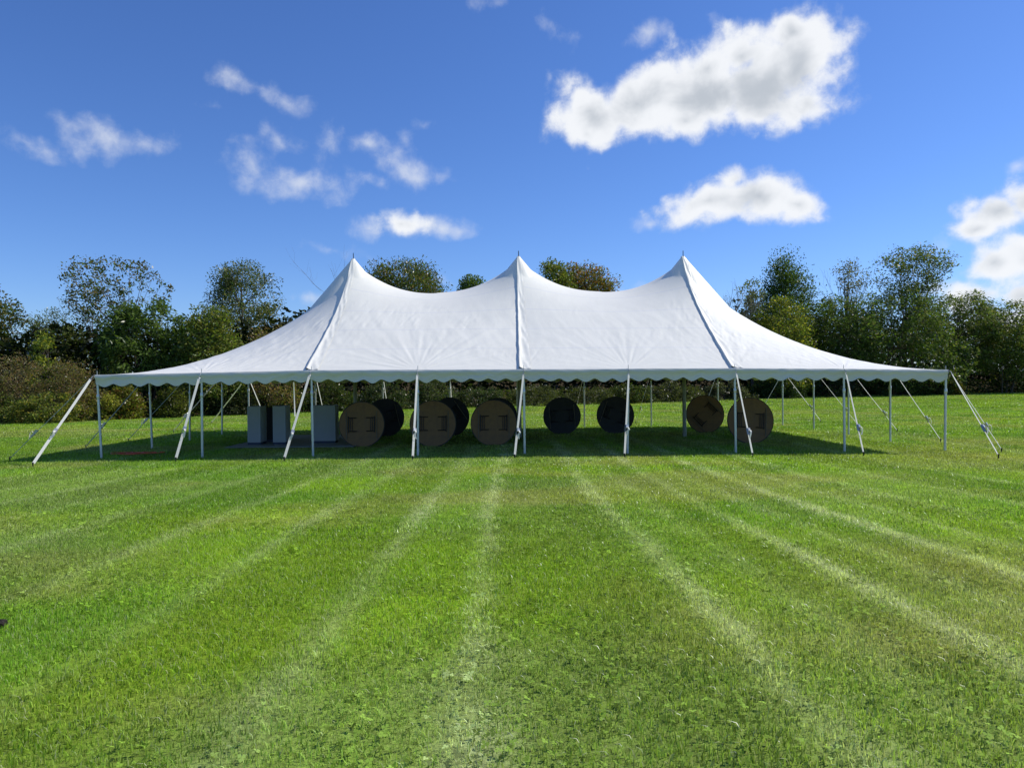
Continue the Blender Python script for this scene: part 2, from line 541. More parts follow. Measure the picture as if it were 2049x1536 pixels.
def lawn(x, y):
    """linear base colour of the turf at x, y  -> (n,3), dryness (n,)"""
    x = np.asarray(x, float); y = np.asarray(y, float)
    n = len(x)
    big = fbm(x * 0.16, y * 0.16, 3); mid = fbm(x * 0.55 + 5, y * 0.42, 9); fine = fbm(x * 2.2, y * 2.2, 21)
    deep = np.array((0.200, 0.360, 0.036)); bright = np.array((0.280, 0.435, 0.034)); grey = np.array((0.285, 0.400, 0.095))
    k = np.clip((mid - 0.36) / 0.28, 0, 1)[:, None]
    c = deep * (1 - k) + bright * k
    kg = np.clip((fbm(x * .3 - 40, y * .3 + 7, 31) - .47) / .2, 0, 1)[:, None] * 0.75
    c = c * (1 - kg) + grey * kg
    # strips of the mower, along the view in front of and below the tent, across it in the far field
    front = np.clip((36 - y) / 6, 0, 1)
    wob = 0.22 * (fbm(y * .35, x * 0.05 + 3, 5, 3) - .5) + 0.12 * (fbm(y * 1.3, x * .2, 6, 2) - .5)
    xs = x + wob
    strip = np.zeros(n); side = np.zeros(n)
    edges = [m[0] for m in MOW]
    for i, (cx, wt_) in enumerate(MOW):
        wid = 0.055 + 0.060 * fbm(y * .5 + i * 7.7, x * 0 + i, 41, 2)
        strip = np.maximum(strip, wt_ * np.exp(-((xs - cx) / wid) ** 2))
    band = (np.searchsorted(np.array(edges), xs) % 2) * 2.0 - 1.0
    strip *= (0.50 + .75 * np.clip((fbm(x * .8, y * .45, 77, 3) - .3) / .35, 0, 1)) * front
    far_s = np.sin((y * .92 - x * .28) * 2 * math.pi / 1.9 + 3 * fbm(x * .08, y * .08, 55, 2))
    fs = (1 - front)
    c = c * (1 + 0.07 * band * front + 0.13 * far_s * fs)[:, None]
    dry = np.clip((fbm(x * .42 + 9, y * .42 - 3, 61) - .52) / .16, 0, 1) * 0.5
    dry = np.maximum(dry, np.clip((far_s - .55) / .45, 0, 1) * .55 * fs * np.clip((fbm(x * .2, y * .3, 71, 3) - .3) / .3, 0, 1))
    # worn patch towards the lower right and along the right of the tent
    worn = np.exp(-(((x - 4.3) / 1.6) ** 2 + ((y - 6.0) / 1.9) ** 2)) + .75 * np.exp(-(((x - 12.5) / 4.5) ** 2 + ((y - 18.5) / 4) ** 2)) + .6 * np.exp(-(((x + 5.0) / .9) ** 2 + ((y - 7.2) / .5) ** 2))
    dry = np.maximum(dry, np.clip(worn * (0.35 + 1.1 * mid), 0, 1) * .8)
    straw = np.array((0.45, 0.41, 0.15)); pale = np.array((0.66, 0.72, 0.40))
    c = c * (1 - dry[:, None] * .8) + straw * dry[:, None] * .8
    s = np.clip(strip, 0, 1)[:, None] * .80
    c = c * (1 - s) + pale * s
    c = c * (0.86 + 0.28 * fine)[:, None]
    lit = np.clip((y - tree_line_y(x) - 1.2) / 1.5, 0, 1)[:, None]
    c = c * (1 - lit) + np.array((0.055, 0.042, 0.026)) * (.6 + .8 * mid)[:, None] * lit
    c *= (0.92 + .16 * big)[:, None]
    return c, np.maximum(dry, s[:, 0])


def ground_material():
    m, g = new_mat("lawn_soil")
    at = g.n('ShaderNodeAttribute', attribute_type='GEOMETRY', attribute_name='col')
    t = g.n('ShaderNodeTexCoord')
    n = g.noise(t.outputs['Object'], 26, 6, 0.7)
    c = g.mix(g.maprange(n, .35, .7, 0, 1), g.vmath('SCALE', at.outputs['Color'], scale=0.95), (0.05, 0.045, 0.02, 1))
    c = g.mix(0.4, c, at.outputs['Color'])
    p = g.n('ShaderNodeBsdfDiffuse')
    g.put(p.inputs['Color'], c)
    g.put(p.inputs['Normal'], bump(g, n, 0.8, 0.03))
    out(g, p.outputs[0])
    return m


def build_ground():
    def axis(fine0, fine1, step, ends):
        a = list(np.arange(fine0, fine1 + 1e-6, step))
        s = step; v = a[0]
        while v > ends[0]: s *= 1.25; v -= s; a.insert(0, v)
        s = step; v = a[-1]
        while v < ends[1]: s *= 1.25; v += s; a.append(v)
        return np.array(a)
    xs = axis(-22, 22, 0.28, (-900, 900)); ys = axis(-1, 46, 0.28, (-300, 1500))
    X, Y = np.meshgrid(xs, ys)
    x = X.ravel(); y = Y.ravel()
    z = gz(x, y) + 0.018 * (fbm(x * .9, y * .9, 88, 3) - .5) * (np.abs(x) < 60)
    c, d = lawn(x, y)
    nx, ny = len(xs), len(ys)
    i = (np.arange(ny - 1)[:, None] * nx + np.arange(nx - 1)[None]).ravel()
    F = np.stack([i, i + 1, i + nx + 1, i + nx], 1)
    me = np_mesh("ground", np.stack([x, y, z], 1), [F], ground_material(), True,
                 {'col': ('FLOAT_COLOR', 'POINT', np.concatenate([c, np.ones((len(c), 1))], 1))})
    setp(link("ground", me), kind='structure', label="mown green lawn with pale mowing lines running towards the tent")


build_ground()


# ------------------------------------------------------------------ grass: tufts set out as instances
def clump_mesh(name, n, R, h, wd, seed, straw_p=0.07, lean=0.55, mat=None):
    r = np.random.default_rng(seed)
    a = r.uniform(0, 2 * math.pi, n); rad = R * np.sqrt(r.uniform(0, 1, n))
    bx, by = rad * np.cos(a), rad * np.sin(a)
    H = h * r.uniform(0.4, 1.35, n)
    la = r.uniform(0, 2 * math.pi, n); lm = np.abs(r.normal(0, lean, n))
    dx, dy = np.cos(la) * lm, np.sin(la) * lm
    wa = r.uniform(0, 2 * math.pi, n)
    wx, wy = np.cos(wa) * wd / 2, np.sin(wa) * wd / 2
    z0 = np.full(n, -0.008)
    V = np.zeros((n, 5, 3))
    V[:, 0] = np.stack([bx - wx, by - wy, z0], 1); V[:, 1] = np.stack([bx + wx, by + wy, z0], 1)
    mx, my, mz = bx + dx * H * .45, by + dy * H * .45, H * .58
    V[:, 2] = np.stack([mx + wx * .8, my + wy * .8, mz], 1); V[:, 3] = np.stack([mx - wx * .8, my - wy * .8, mz], 1)
    V[:, 4] = np.stack([bx + dx * H * 1.25, by + dy * H * 1.25, H * np.clip(1.0 - .25 * lm, .35, 1)], 1)
    b = (np.arange(n) * 5)[:, None]
    Q = b + np.array([[0, 1, 2, 3]]); T = b + np.array([[3, 2, 4]])
    rnd = np.repeat(r.uniform(0, 1, n), 5); st = np.repeat((r.uniform(0, 1, n) < straw_p).astype(float) * r.uniform(.5, 1, n), 5)
    return np_mesh(name, V.reshape(-1, 3), [Q, T], mat or M_BLADE, False,
                   {'rnd': ('FLOAT', 'POINT', rnd), 'straw': ('FLOAT', 'POINT', st)})


def clover_mesh(name, n, R, seed):
    r = np.random.default_rng(seed)
    V = []; Q = []; rn = []
    for k in range(n):
        a = r.uniform(0, 6.283); d = R * math.sqrt(r.uniform()); c = np.array((d * math.cos(a), d * math.sin(a), r.uniform(.018, .042)))
        t0 = r.uniform(0, 6.283); L = r.uniform(.009, .016); tilt = r.uniform(-.5, .5, 2); q = r.uniform()
        for j in range(3):
            t = t0 + j * 2.094
            u = np.array((math.cos(t), math.sin(t), 0)); v = np.array((-u[1], u[0], 0))
            pts = [c, c + u * L * .6 + v * L * .55, c + u * L * 1.15, c + u * L * .6 - v * L * .55]
            for p in pts:
                p = p.copy(); p[2] += tilt[0] * (p[0] - c[0]) + tilt[1] * (p[1] - c[1]); V.append(p); rn.append(q)
            b = len(V) - 4; Q.append((b, b + 1, b + 2, b + 3))
    return np_mesh(name, np.array(V), [np.array(Q)], M_CLOVER, False,
                   {'rnd': ('FLOAT', 'POINT', rn), 'straw': ('FLOAT', 'POINT', np.zeros(len(rn)))})


def scatter(name, label, protos, pts, tint, sc, seed):
    r = np.random.default_rng(seed)
    n = len(pts)
    me = bpy.data.meshes.new(name)
    me.vertices.add(n)
    me.vertices.foreach_set('co', np.asarray(pts, np.float32).ravel())
    def attr(k, typ, data, key='value'):
        a = me.attributes.new(k, typ, 'POINT'); a.data.foreach_set(key, np.asarray(data).ravel())
    attr('rz', 'FLOAT', r.uniform(0, 6.283, n).astype(np.float32))
    attr('sc', 'FLOAT', sc.astype(np.float32))
    attr('vi', 'INT', r.integers(0, len(protos), n).astype(np.int32))
    attr('tint', 'FLOAT_COLOR', np.concatenate([tint, np.ones((n, 1))], 1).astype(np.float32), 'color')
    o = link(name, me)
    setp(o, kind='stuff', label=label)
    ng = bpy.data.node_groups.new(name + "_scatter", 'GeometryNodeTree')
    ng.interface.new_socket(name="Geometry", in_out='INPUT', socket_type='NodeSocketGeometry')
    ng.interface.new_socket(name="Geometry", in_out='OUTPUT', socket_type='NodeSocketGeometry')
    N = ng.nodes; L = ng.links
    gi = N.new('NodeGroupInput'); go = N.new('NodeGroupOutput')
    iop = N.new('GeometryNodeInstanceOnPoints'); iop.inputs['Pick Instance'].default_value = True
    jn = N.new('GeometryNodeJoinGeometry')
    for p in protos:
        po = bpy.data.objects.new(p.name, p)
        oi = N.new('GeometryNodeObjectInfo'); oi.inputs['Object'].default_value = po; oi.inputs['As Instance'].default_value = True
        L.new(oi.outputs['Geometry'], jn.inputs[0])
    def named(k, typ):
        a = N.new('GeometryNodeInputNamedAttribute'); a.data_type = typ; a.inputs['Name'].default_value = k
        return a.outputs[0]
    cx = N.new('ShaderNodeCombineXYZ'); L.new(named('rz', 'FLOAT'), cx.inputs[2])
    L.new(gi.outputs[0], iop.inputs['Points']); L.new(jn.outputs[0], iop.inputs['Instance'])
    L.new(named('vi', 'INT'), iop.inputs['Instance Index']); L.new(cx.outputs[0], iop.inputs['Rotation'])
    L.new(named('sc', 'FLOAT'), iop.inputs['Scale']); L.new(iop.outputs[0], go.inputs[0])
    md = o.modifiers.new("scatter", 'NODES'); md.node_group = ng
    return o


def field(y0, y1, step, seed, marg=2.5):
    r = np.random.default_rng(seed)
    P = []
    for y in np.arange(y0, y1, step):
        hw = 0.735 * y + marg
        x = np.arange(-hw, hw, step)
        P.append(np.stack([x + r.uniform(-.5, .5, len(x)) * step, y + r.uniform(-.5, .5, len(x)) * step], 1))
    P = np.concatenate(P)
    return P[:, 0], P[:, 1], r


def plant_grass():
    zones = [
        (0.9, 8.5, 0.085, dict(n=36, R=0.085, h=0.037, wd=0.0050), 4.6),
        (8.5, 16, 0.135, dict(n=48, R=0.13, h=0.042, wd=0.0072), 5.0),
        (16, 27, 0.24, dict(n=80, R=0.22, h=0.052, wd=0.010), 5.5),
        (27, 48, 0.50, dict(n=150, R=0.45, h=0.058, wd=0.017), 7.0),
        (48, 84, 0.95, dict(n=230, R=0.85, h=0.070, wd=0.034), 7.0),
    ]
    for zi, (y0, y1, st, kw, marg) in enumerate(zones):
        x, y, r = field(y0, y1, st, 100 + zi, marg)
        keep = y < tree_line_y(x) + 2.0
        x, y = x[keep], y[keep]
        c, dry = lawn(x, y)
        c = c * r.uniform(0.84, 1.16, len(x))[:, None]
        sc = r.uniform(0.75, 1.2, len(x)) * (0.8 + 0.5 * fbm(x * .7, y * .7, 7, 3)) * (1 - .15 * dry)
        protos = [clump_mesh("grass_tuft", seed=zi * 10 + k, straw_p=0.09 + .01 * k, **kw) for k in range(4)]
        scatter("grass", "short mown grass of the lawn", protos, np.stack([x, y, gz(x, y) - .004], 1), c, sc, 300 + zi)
    # clover and broad weeds among the blades nearby
    x, y, r = field(0.9, 11, 0.15, 500, 4.6)
    m = fbm(x * .5 + 3, y * .5, 15)
    keep = r.uniform(0, 1, len(x)) < np.clip((m - .44) / .2, 0, 1) * .7
    x, y = x[keep], y[keep]
    c = (lawn(x, y)[0] * .5 + np.array((0.15, 0.25, 0.03)) * .5) * r.uniform(.8, 1.4, len(x))[:, None]
    scatter("clover", "patches of clover in the near lawn", [clover_mesh("clover_patch", 9, .09, 70 + k) for k in range(3)],
            np.stack([x, y, gz(x, y) + .004], 1), c, r.uniform(.8, 1.35, len(x)), 501)


plant_grass()

# ------------------------------------------------------------------ trees
def leaf_quads(C, D, Nn, L, W):
    """C centre, D direction, Nn normal, L length, W width -> diamond leaves (n,4,3)"""
    D = D / (np.linalg.norm(D, axis=1, keepdims=True) + 1e-9)
    S = np.cross(D, Nn); S /= np.linalg.norm(S, axis=1, keepdims=True) + 1e-9
    L = L[:, None]; W = W[:, None]
    return np.stack([C - D * L * .5, C + S * W * .5 - D * L * .05, C + D * L * .5, C - S * W * .5 - D * L * .05], 1)


def leaves_mesh(name, C, r, size, cols, aspect=.5, droop=0.0, outward=None, shade=None, jit=.25):
    n = len(C)
    D = r.normal(0, 1, (n, 3)); D[:, 2] = D[:, 2] * .6 - droop
    if outward is not None: D = D + outward * 0.9
    Nn = r.normal(0, 1, (n, 3)); Nn[:, 2] += .9
    L = size * r.uniform(.55, 1.4, n)
    Q = leaf_quads(C, D, Nn, L, L * aspect)
    k = r.integers(0, len(cols), n)
    col = np.array(cols)[k] * r.uniform(1 - jit * 1.4, 1 + jit * 1.6, n)[:, None]
    if shade is not None: col = col * shade[:, None]
    col4 = np.concatenate([np.repeat(col, 4, 0), np.ones((n * 4, 1))], 1)
    F = (np.arange(n) * 4)[:, None] + np.arange(4)[None]
    return np_mesh(name, Q.reshape(-1, 3), [F], M_LEAF, False, {'col': ('FLOAT_COLOR', 'POINT', col4)})


def curve_pts(a, b, bend, n=4):
    a = np.array(a, float); b = np.array(b, float)
    return [a + (b - a) * t + np.array(bend) * math.sin(math.pi * t) for t in np.linspace(0, 1, n)]


def branch_rec(mb, r, p, d, length, rad, depth, spread=.55, tips=None, up=.15):
    q = p + d * length
    mid = p + d * length * .5 + r.normal(0, length * .05, 3)
    mb.tube([p, mid, q], [rad, rad * .82, rad * .6], 5 if depth > 1 else 4, cap=False)
    if tips is not None and depth <= 1: tips.append(q)
    if depth == 0: return
    for k in range(int(r.integers(2, 4))):
        nd = d + r.normal(0, spread, 3); nd[2] += up; nd /= np.linalg.norm(nd)
        s = r.uniform(.55, 1.0)
        branch_rec(mb, r, p + (q - p) * s, nd, length * r.uniform(.58, .82), rad * .55, depth - 1, spread, tips, up)


def tree(name, label, px, top, hw, D, cols, seed, kind='round', n_cl=60, per=90, leaf=.22, base=.18, aspect=.5, droop=0., stems=1,
         cl_r=None, hollow=.55, group='trees along the edge of the field', cat='tree', sparse_low=0.0, zs=.8):
    """crown built of leaf clusters on limbs; px, top, hw are where it shows, D its distance"""
    r = np.random.default_rng(seed)
    cols = [tuple(v * 1.28 for v in c_) for c_ in cols]
    gnd = at_depth(px, 768, D)
    x0, y0 = gnd.x, D
    z0 = float(gz(x0, y0))
    H = max(at_depth(px, top, D).z - z0, .5)
    Rw = hw / F_PX * D
    rootname = name
    o = empty(rootname, (x0, y0, z0 - .05), 0, label, cat, group)
    zb = H * base
    cr = cl_r or min(Rw, H * .6) * .25 + .15
    Hc, Rc = H - cr * .7, max(Rw - cr * .45, Rw * .55)
    n_cl = int(n_cl * (1.75 if not sparse_low else 1.25)); leaf = leaf * .88
    # cluster centres inside the crown's envelope
    C = []
    while len(C) < n_cl:
        t = r.uniform(0, 1)
        if kind == 'round': e = math.sqrt(max(0, 1 - (2 * t - 1) ** 2)) ** .8
        elif kind == 'cone': e = (1 - t ** 1.25) ** .85 * .95 + .05
        elif kind == 'vase': e = .35 + .65 * math.sin(min(1, t * 1.25) * math.pi / 2) if t < .75 else math.sqrt(max(0, 1 - ((t - .75) / .25) ** 2)) * .95 + .05
        elif kind == 'bush': e = math.sqrt(max(0, 1 - t ** 2.2))
        else: e = .8
        if r.uniform() > (e + .08) ** 1.6: continue
        if r.uniform() < sparse_low * (1 - t): continue
        rr = e * (hollow + (1 - hollow) * r.uniform()) if r.uniform() < .8 else e * math.sqrt(r.uniform())
        a = r.uniform(0, 2 * math.pi)
        wob = 1 + .22 * math.sin(a * 3 + seed) * math.sin(t * 5 + seed * .7)
        C.append((Rc * rr * wob * math.cos(a), Rc * .85 * rr * wob * math.sin(a), zb + (Hc - zb) * t))
    C = np.array(C)
    # stems and limbs
    mb = MB()
    tr = max(.05, H * .014) * (1.0 if stems == 1 else .7)
    starts = []
    for s in range(stems):
        a = r.uniform(0, 6.283); sp = (0 if stems == 1 else Rw * .10)
        b0 = np.array((math.cos(a) * sp, math.sin(a) * sp, -.1))
        tp = np.array((math.cos(a) * sp * 3 + r.normal(0, Rw * .05), math.sin(a) * sp * 3, Hc * (.86 if kind != 'vase' else .6)))
        pts = curve_pts(b0, tp, r.normal(0, H * .02, 3) * (1, 1, 0), 7)
        mb.tube(pts, list(np.linspace(tr, tr * .18, 7)), 7, cap=False)
        starts.append(pts)
    for i in r.permutation(len(C))[:min(len(C), 46)]:
        c = C[i]
        pts = starts[int(r.integers(0, stems))]
        zt = max(c[2] - np.linalg.norm(c[:2]) * r.uniform(.6, 1.0), zb * .6)
        j = int(np.clip(round(zt / Hc * 6 / (.86 if kind != 'vase' else .6)), 0, 5))
        mb.tube(curve_pts(pts[j], c, (0, 0, -.06 * np.linalg.norm(c - pts[j])), 4), [tr * .34, tr * .24, tr * .15, tr * .06], 4, cap=False)
    mb.build("trunk", M_BARK, o, True)
    # leaves
    k = np.repeat(np.arange(len(C)), per)
    crs = cr * r.uniform(.65, 1.35, len(C))
    off = r.normal(0, 1, (len(k), 3)); off /= np.linalg.norm(off, axis=1, keepdims=True)
    off *= (r.uniform(0, 1, len(k)) ** .5)[:, None] * crs[k][:, None]
    off[:, 2] *= zs
    P = C[k] + off
    P = P[P[:, 2] > .05]; kk = k[:len(P)]
    ctr = np.array((0, 0, H * .5))
    ow = P - ctr; ow /= np.linalg.norm(ow, axis=1, keepdims=True) + 1e-6
    me = leaves_mesh("crown", P, r, leaf, cols, aspect, droop, ow)
    link("crown", me, o)
    return o


def bare_tree(name, label, px, top, D, seed, lean=(0, 0, 0), n=3, depth=4, cat='tree', group='trees along the edge of the field', rad=.09, spread=.42, first=.42):
    r = np.random.default_rng(seed)
    g = at_depth(px, 768, D); z0 = float(gz(g.x, D)); H = at_depth(px, top, D).z - z0
    o = empty(name, (g.x, D, z0 - .05), 0, label, cat, group)
    mb = MB(); tw = MB()
    p0 = np.zeros(3); p1 = np.array(lean) * .4 + np.array((0, 0, H * .38))
    mb.tube([p0, (p0 + p1) / 2 + r.normal(0, .06, 3), p1], [rad, rad * .9, rad * .75], 7, cap=False)
    for k in range(n):
        d = np.array(lean) / max(H, 1) * 1.2 + r.normal(0, .33, 3); d[2] = 1; d /= np.linalg.norm(d)
        branch_rec(tw, r, p1 * r.uniform(.75, 1), d, H * first * r.uniform(.55, .72), rad * .5, depth, spread, None, .25)
    mb.build("trunk", M_TWIG, o, True)
    tw.build("branches", M_TWIG, o)
    return o


DARK = [(0.047, 0.083, 0.020), (0.066, 0.109, 0.023), (0.085, 0.131, 0.030), (0.038, 0.065, 0.020)]
GREEN = [(0.082, 0.130, 0.025), (0.107, 0.157, 0.028), (0.066, 0.105, 0.023), (0.142, 0.182, 0.034)]
GREY = [(0.142, 0.144, 0.066), (0.107, 0.115, 0.052), (0.177, 0.172, 0.082), (0.090, 0.099, 0.041)]
OLIVE = [(0.146, 0.152, 0.033), (0.113, 0.127, 0.030), (0.177, 0.170, 0.040), (0.085, 0.100, 0.026)]
BROWN = [(0.201, 0.127, 0.059), (0.157, 0.100, 0.050), (0.224, 0.156, 0.069), (0.119, 0.087, 0.040)]
MAUVE = [(0.135, 0.124, 0.071), (0.112, 0.102, 0.061), (0.159, 0.159, 0.082), (0.087, 0.090, 0.048)]
YELL = [(0.331, 0.326, 0.036), (0.261, 0.271, 0.036), (0.378, 0.326, 0.050), (0.189, 0.218, 0.033)]
BRT = [(0.095, 0.097, 0.033), (0.130, 0.113, 0.043), (0.166, 0.127, 0.050), (0.070, 0.087, 0.026)]
RED = [(0.236, 0.097, 0.036), (0.177, 0.097, 0.036), (0.130, 0.131, 0.033), (0.201, 0.131, 0.050)]

tree("tree", "dark brownish tree cut off by the left edge of the view", -35, 556, 85, 50, DARK + BRT, 1, 'round', 70, 110, .24, .1)
tree("shrub", "grey-green willowy thicket beside the dark tree at the far left", 105, 606, 85, 49, GREY + GREEN, 2, 'bush', 70, 120, .2, .05, .3, 0, 3, cat='shrub')
tree("tree", "tall airy tree with many bare stems and brownish leaf tips left of the tent", 225, 505, 112, 53, BRT + DARK + [(.09, .066, .036)], 3, 'vase', 110, 42, .22, .34, .55, 0, 6, .62, .3, sparse_low=.55)
tree("tree", "dark broad-leaved tree with drooping fronds above the left tent corner", 300, 588, 118, 47.5, DARK + GREEN[:2], 4, 'bush', 95, 95, .34, .2, .32, .8, 3, .75)
tree("shrub", "bright yellow-green sapling low in the thicket at far left", 88, 655, 38, 44.5, GREEN + YELL[:2], 5, 'bush', 26, 90, .19, .1, .45, 0, 2, cat='shrub')
tree("tree", "dense grey-green oval tree standing tallest left of the first peak", 487, 512, 84, 54, GREY + DARK, 6, 'round', 120, 130, .2, .12, .45)
tree("tree", "olive bushy tree in front of the grey-green oval tree", 425, 596, 80, 47, OLIVE + GREEN, 7, 'bush', 75, 105, .24, .1, .45, .2, 2)
tree("tree", "brownish thinning tree with leafless twigs beside the left tent slope", 545, 628, 62, 48, OLIVE + BROWN, 8, 'bush', 55, 90, .19, .08, .4, 0, 4)
bare_tree("dead_tree", "leafless tree leaning right above the left tent slope", 576, 606, 50, 9, (1.2, 0, 0), 7, 4, rad=.15, first=.26)
tree("shrub", "mauve-brown brush mound at the left edge of the field", 20, 694, 88, 41.6, MAUVE + BROWN + OLIVE[:2], 10, 'bush', 60, 110, .13, .02, .4, 0, 4, .55, cat='shrub', group='brush at the left')
tree("shrub", "mauve-brown brush mound left of the front left guy strap", 135, 708, 80, 41.8, BROWN + OLIVE + MAUVE[:2], 12, 'bush', 60, 110, .13, .02, .4, 0, 4, .55, cat='shrub', group='brush at the left')
tree("shrub", "low yellow-green bramble at the lawn edge by the left guy straps", 95, 772, 78, 40.3, YELL[2:] + GREEN + OLIVE, 13, 'bush', 55, 100, .13, .01, .5, 0, 3, .38, cat='shrub', group='brush at the left')
tree("shrub", "low green bramble at the lawn edge cut off by the left side of the view", -10, 780, 62, 40.0, GREEN + OLIVE, 14, 'bush', 40, 100, .13, .01, .5, 0, 3, .38, cat='shrub', group='brush at the left')
tree("shrub", "low straw-yellow bramble just left of the front left tent corner", 195, 772, 50, 42.2, YELL + OLIVE, 15, 'bush', 40, 100, .13, .01, .5, 0, 3, .36, cat='shrub', group='brush at the left')
# behind the roof
tree("tree", "dark brown-green round tree with upright sprigs behind the first dip of the roof", 802, 504, 104, 63, BRT + DARK, 16, 'round', 130, 130, .25, .42, .4, -.3)
bare_tree("tree_sprigs", "thin leafy twigs rising above the roof just right of the first peak", 722, 508, 62, 60, (0, 0, 0), 3, 3, rad=.05)
tree("tree", "small round dark-green tree behind the roof left of the middle peak", 948, 546, 50, 67, DARK + GREEN, 17, 'round', 70, 120, .26, .45)
tree("tree", "green tree behind the roof just right of the middle peak", 1112, 516, 56, 67, GREEN + OLIVE, 18, 'round', 75, 120, .26, .42)
tree("tree", "reddish autumn tree behind the second dip of the roof", 1172, 517, 66, 68.5, RED + OLIVE, 19, 'round', 90, 115, .25, .42)
# right of the tent
bare_tree("dead_tree", "leafless grey tree above the right tent slope", 1470, 558, 67, 20, (0, 0, 0), 7, 4, spread=.5, rad=.16)
tree("tree", "slender leafy tree left of the dark conical tree", 1503, 548, 34, 72, GREEN + GREY, 21, 'vase', 30, 60, .28, .35, .5, 0, 2, .6, .2, sparse_low=.3)
tree("tree", "dark conical tree rising behind the yellow-green tree", 1574, 494, 112, 78, DARK + DARK + GREEN[:1], 22, 'cone', 230, 120, .28, .12, .45)
tree("tree", "yellow-green bushy tree in front of the dark conical tree", 1568, 582, 70, 71, YELL + OLIVE + GREEN + GREEN, 23, 'bush', 85, 120, .24, .06, .5, 0, 3)
tree("tree", "tall thin airy tree with bare top twigs right of the conical tree", 1705, 512, 40, 80, GREY + OLIVE, 24, 'vase', 50, 26, .28, .5, .45, 0, 3, .8, .2, sparse_low=.5)
bare_tree("dead_tree", "bare upright twigs beside the thin airy tree on the right", 1722, 500, 79.5, 61, (.6, 0, 0), 3, 3, spread=.25, rad=.07)
tree("tree", "dark spreading tree with sky gaps right of the yellow-green tree", 1690, 584, 100, 75, DARK + GREEN[:2] + GREY[:1], 25, 'vase', 110, 78, .34, .12, .34, .5, 5, 1.05, .3)
tree("tree", "tallest open-topped tree above the right end of the tent", 1828, 484, 84, 79, GREEN[:2] + GREY + DARK, 26, 'vase', 120, 60, .36, .42, .34, .4, 4, 1.1, .2, sparse_low=.2)
tree("tree", "broad dark locust below the tallest open-topped tree", 1800, 562, 124, 76, DARK + GREEN + GREY[:1], 27, 'bush', 135, 95, .36, .12, .32, .5, 4, 1.15)
tree("tree", "mid-sized locust with hanging leaf sprays right of the tallest tree", 1925, 574, 76, 79, GREEN + DARK + GREY, 28, 'round', 85, 90, .36, .14, .32, .6, 2, 1.0)
tree("tree", "round locust just inside the right edge of the view", 2015, 592, 66, 78.5, GREEN + OLIVE + DARK, 29, 'round', 85, 90, .34, .14, .34, .5, 2, 1.0)
tree("tree", "locust cut off by the right edge of the view", 2120, 585, 80, 80, DARK + GREEN, 30, 'round', 80, 90, .36, .12, .34, .5, 2)
tree("shrub", "small yellow-orange leafed shrub beside the right tent corner", 1908, 752, 20, 74.5, [(.22, .15, .03), (.17, .14, .03)] + OLIVE[:1], 31, 'bush', 20, 55, .18, .1, .5, 0, 2, cat='shrub')
tree("tree", "dense tree beyond the left side of the view", -260, 590, 130, 48, DARK + OLIVE, 32, 'round', 80, 90, .28, .1)
tree("tree", "dense tree beyond the right side of the view", 2330, 600, 120, 82, DARK + GREEN, 33, 'round', 80, 90, .36, .1)
# shrubs at the far edge of the lawn, seen under the roof
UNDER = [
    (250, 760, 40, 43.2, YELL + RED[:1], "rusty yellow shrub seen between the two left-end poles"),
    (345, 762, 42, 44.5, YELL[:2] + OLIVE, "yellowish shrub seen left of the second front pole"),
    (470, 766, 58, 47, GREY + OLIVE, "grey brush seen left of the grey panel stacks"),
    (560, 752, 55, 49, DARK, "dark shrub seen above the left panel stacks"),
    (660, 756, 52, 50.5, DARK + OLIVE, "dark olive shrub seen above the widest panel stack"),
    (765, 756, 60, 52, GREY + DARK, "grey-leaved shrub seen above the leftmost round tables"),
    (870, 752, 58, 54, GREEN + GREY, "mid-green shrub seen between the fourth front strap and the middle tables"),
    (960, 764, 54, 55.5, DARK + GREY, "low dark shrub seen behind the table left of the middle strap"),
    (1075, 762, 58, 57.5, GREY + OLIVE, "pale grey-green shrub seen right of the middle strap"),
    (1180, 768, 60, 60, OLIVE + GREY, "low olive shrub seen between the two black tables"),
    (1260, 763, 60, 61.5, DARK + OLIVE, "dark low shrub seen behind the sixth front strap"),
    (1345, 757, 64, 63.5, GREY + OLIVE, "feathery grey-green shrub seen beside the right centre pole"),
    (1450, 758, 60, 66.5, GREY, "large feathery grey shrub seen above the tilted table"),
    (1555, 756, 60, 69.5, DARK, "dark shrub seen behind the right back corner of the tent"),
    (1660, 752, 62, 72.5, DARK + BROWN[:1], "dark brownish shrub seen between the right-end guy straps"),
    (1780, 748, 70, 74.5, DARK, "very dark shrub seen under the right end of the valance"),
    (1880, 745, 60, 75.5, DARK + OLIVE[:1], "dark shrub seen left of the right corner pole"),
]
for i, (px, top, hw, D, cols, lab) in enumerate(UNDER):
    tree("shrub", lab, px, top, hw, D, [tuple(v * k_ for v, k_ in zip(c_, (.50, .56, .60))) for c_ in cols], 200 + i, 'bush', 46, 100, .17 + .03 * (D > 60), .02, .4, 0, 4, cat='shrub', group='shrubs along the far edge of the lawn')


# uncountable masses: undergrowth between the shrubs, and the wood beyond the first trees
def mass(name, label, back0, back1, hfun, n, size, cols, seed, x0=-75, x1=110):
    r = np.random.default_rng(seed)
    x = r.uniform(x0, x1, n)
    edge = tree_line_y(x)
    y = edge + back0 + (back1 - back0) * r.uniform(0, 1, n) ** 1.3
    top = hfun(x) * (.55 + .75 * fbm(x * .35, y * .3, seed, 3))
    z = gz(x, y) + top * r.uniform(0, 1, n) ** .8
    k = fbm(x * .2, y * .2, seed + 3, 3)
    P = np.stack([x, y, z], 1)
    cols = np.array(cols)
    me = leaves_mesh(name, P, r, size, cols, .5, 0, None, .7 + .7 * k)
    setp(link(name, me), kind='stuff', label=label)


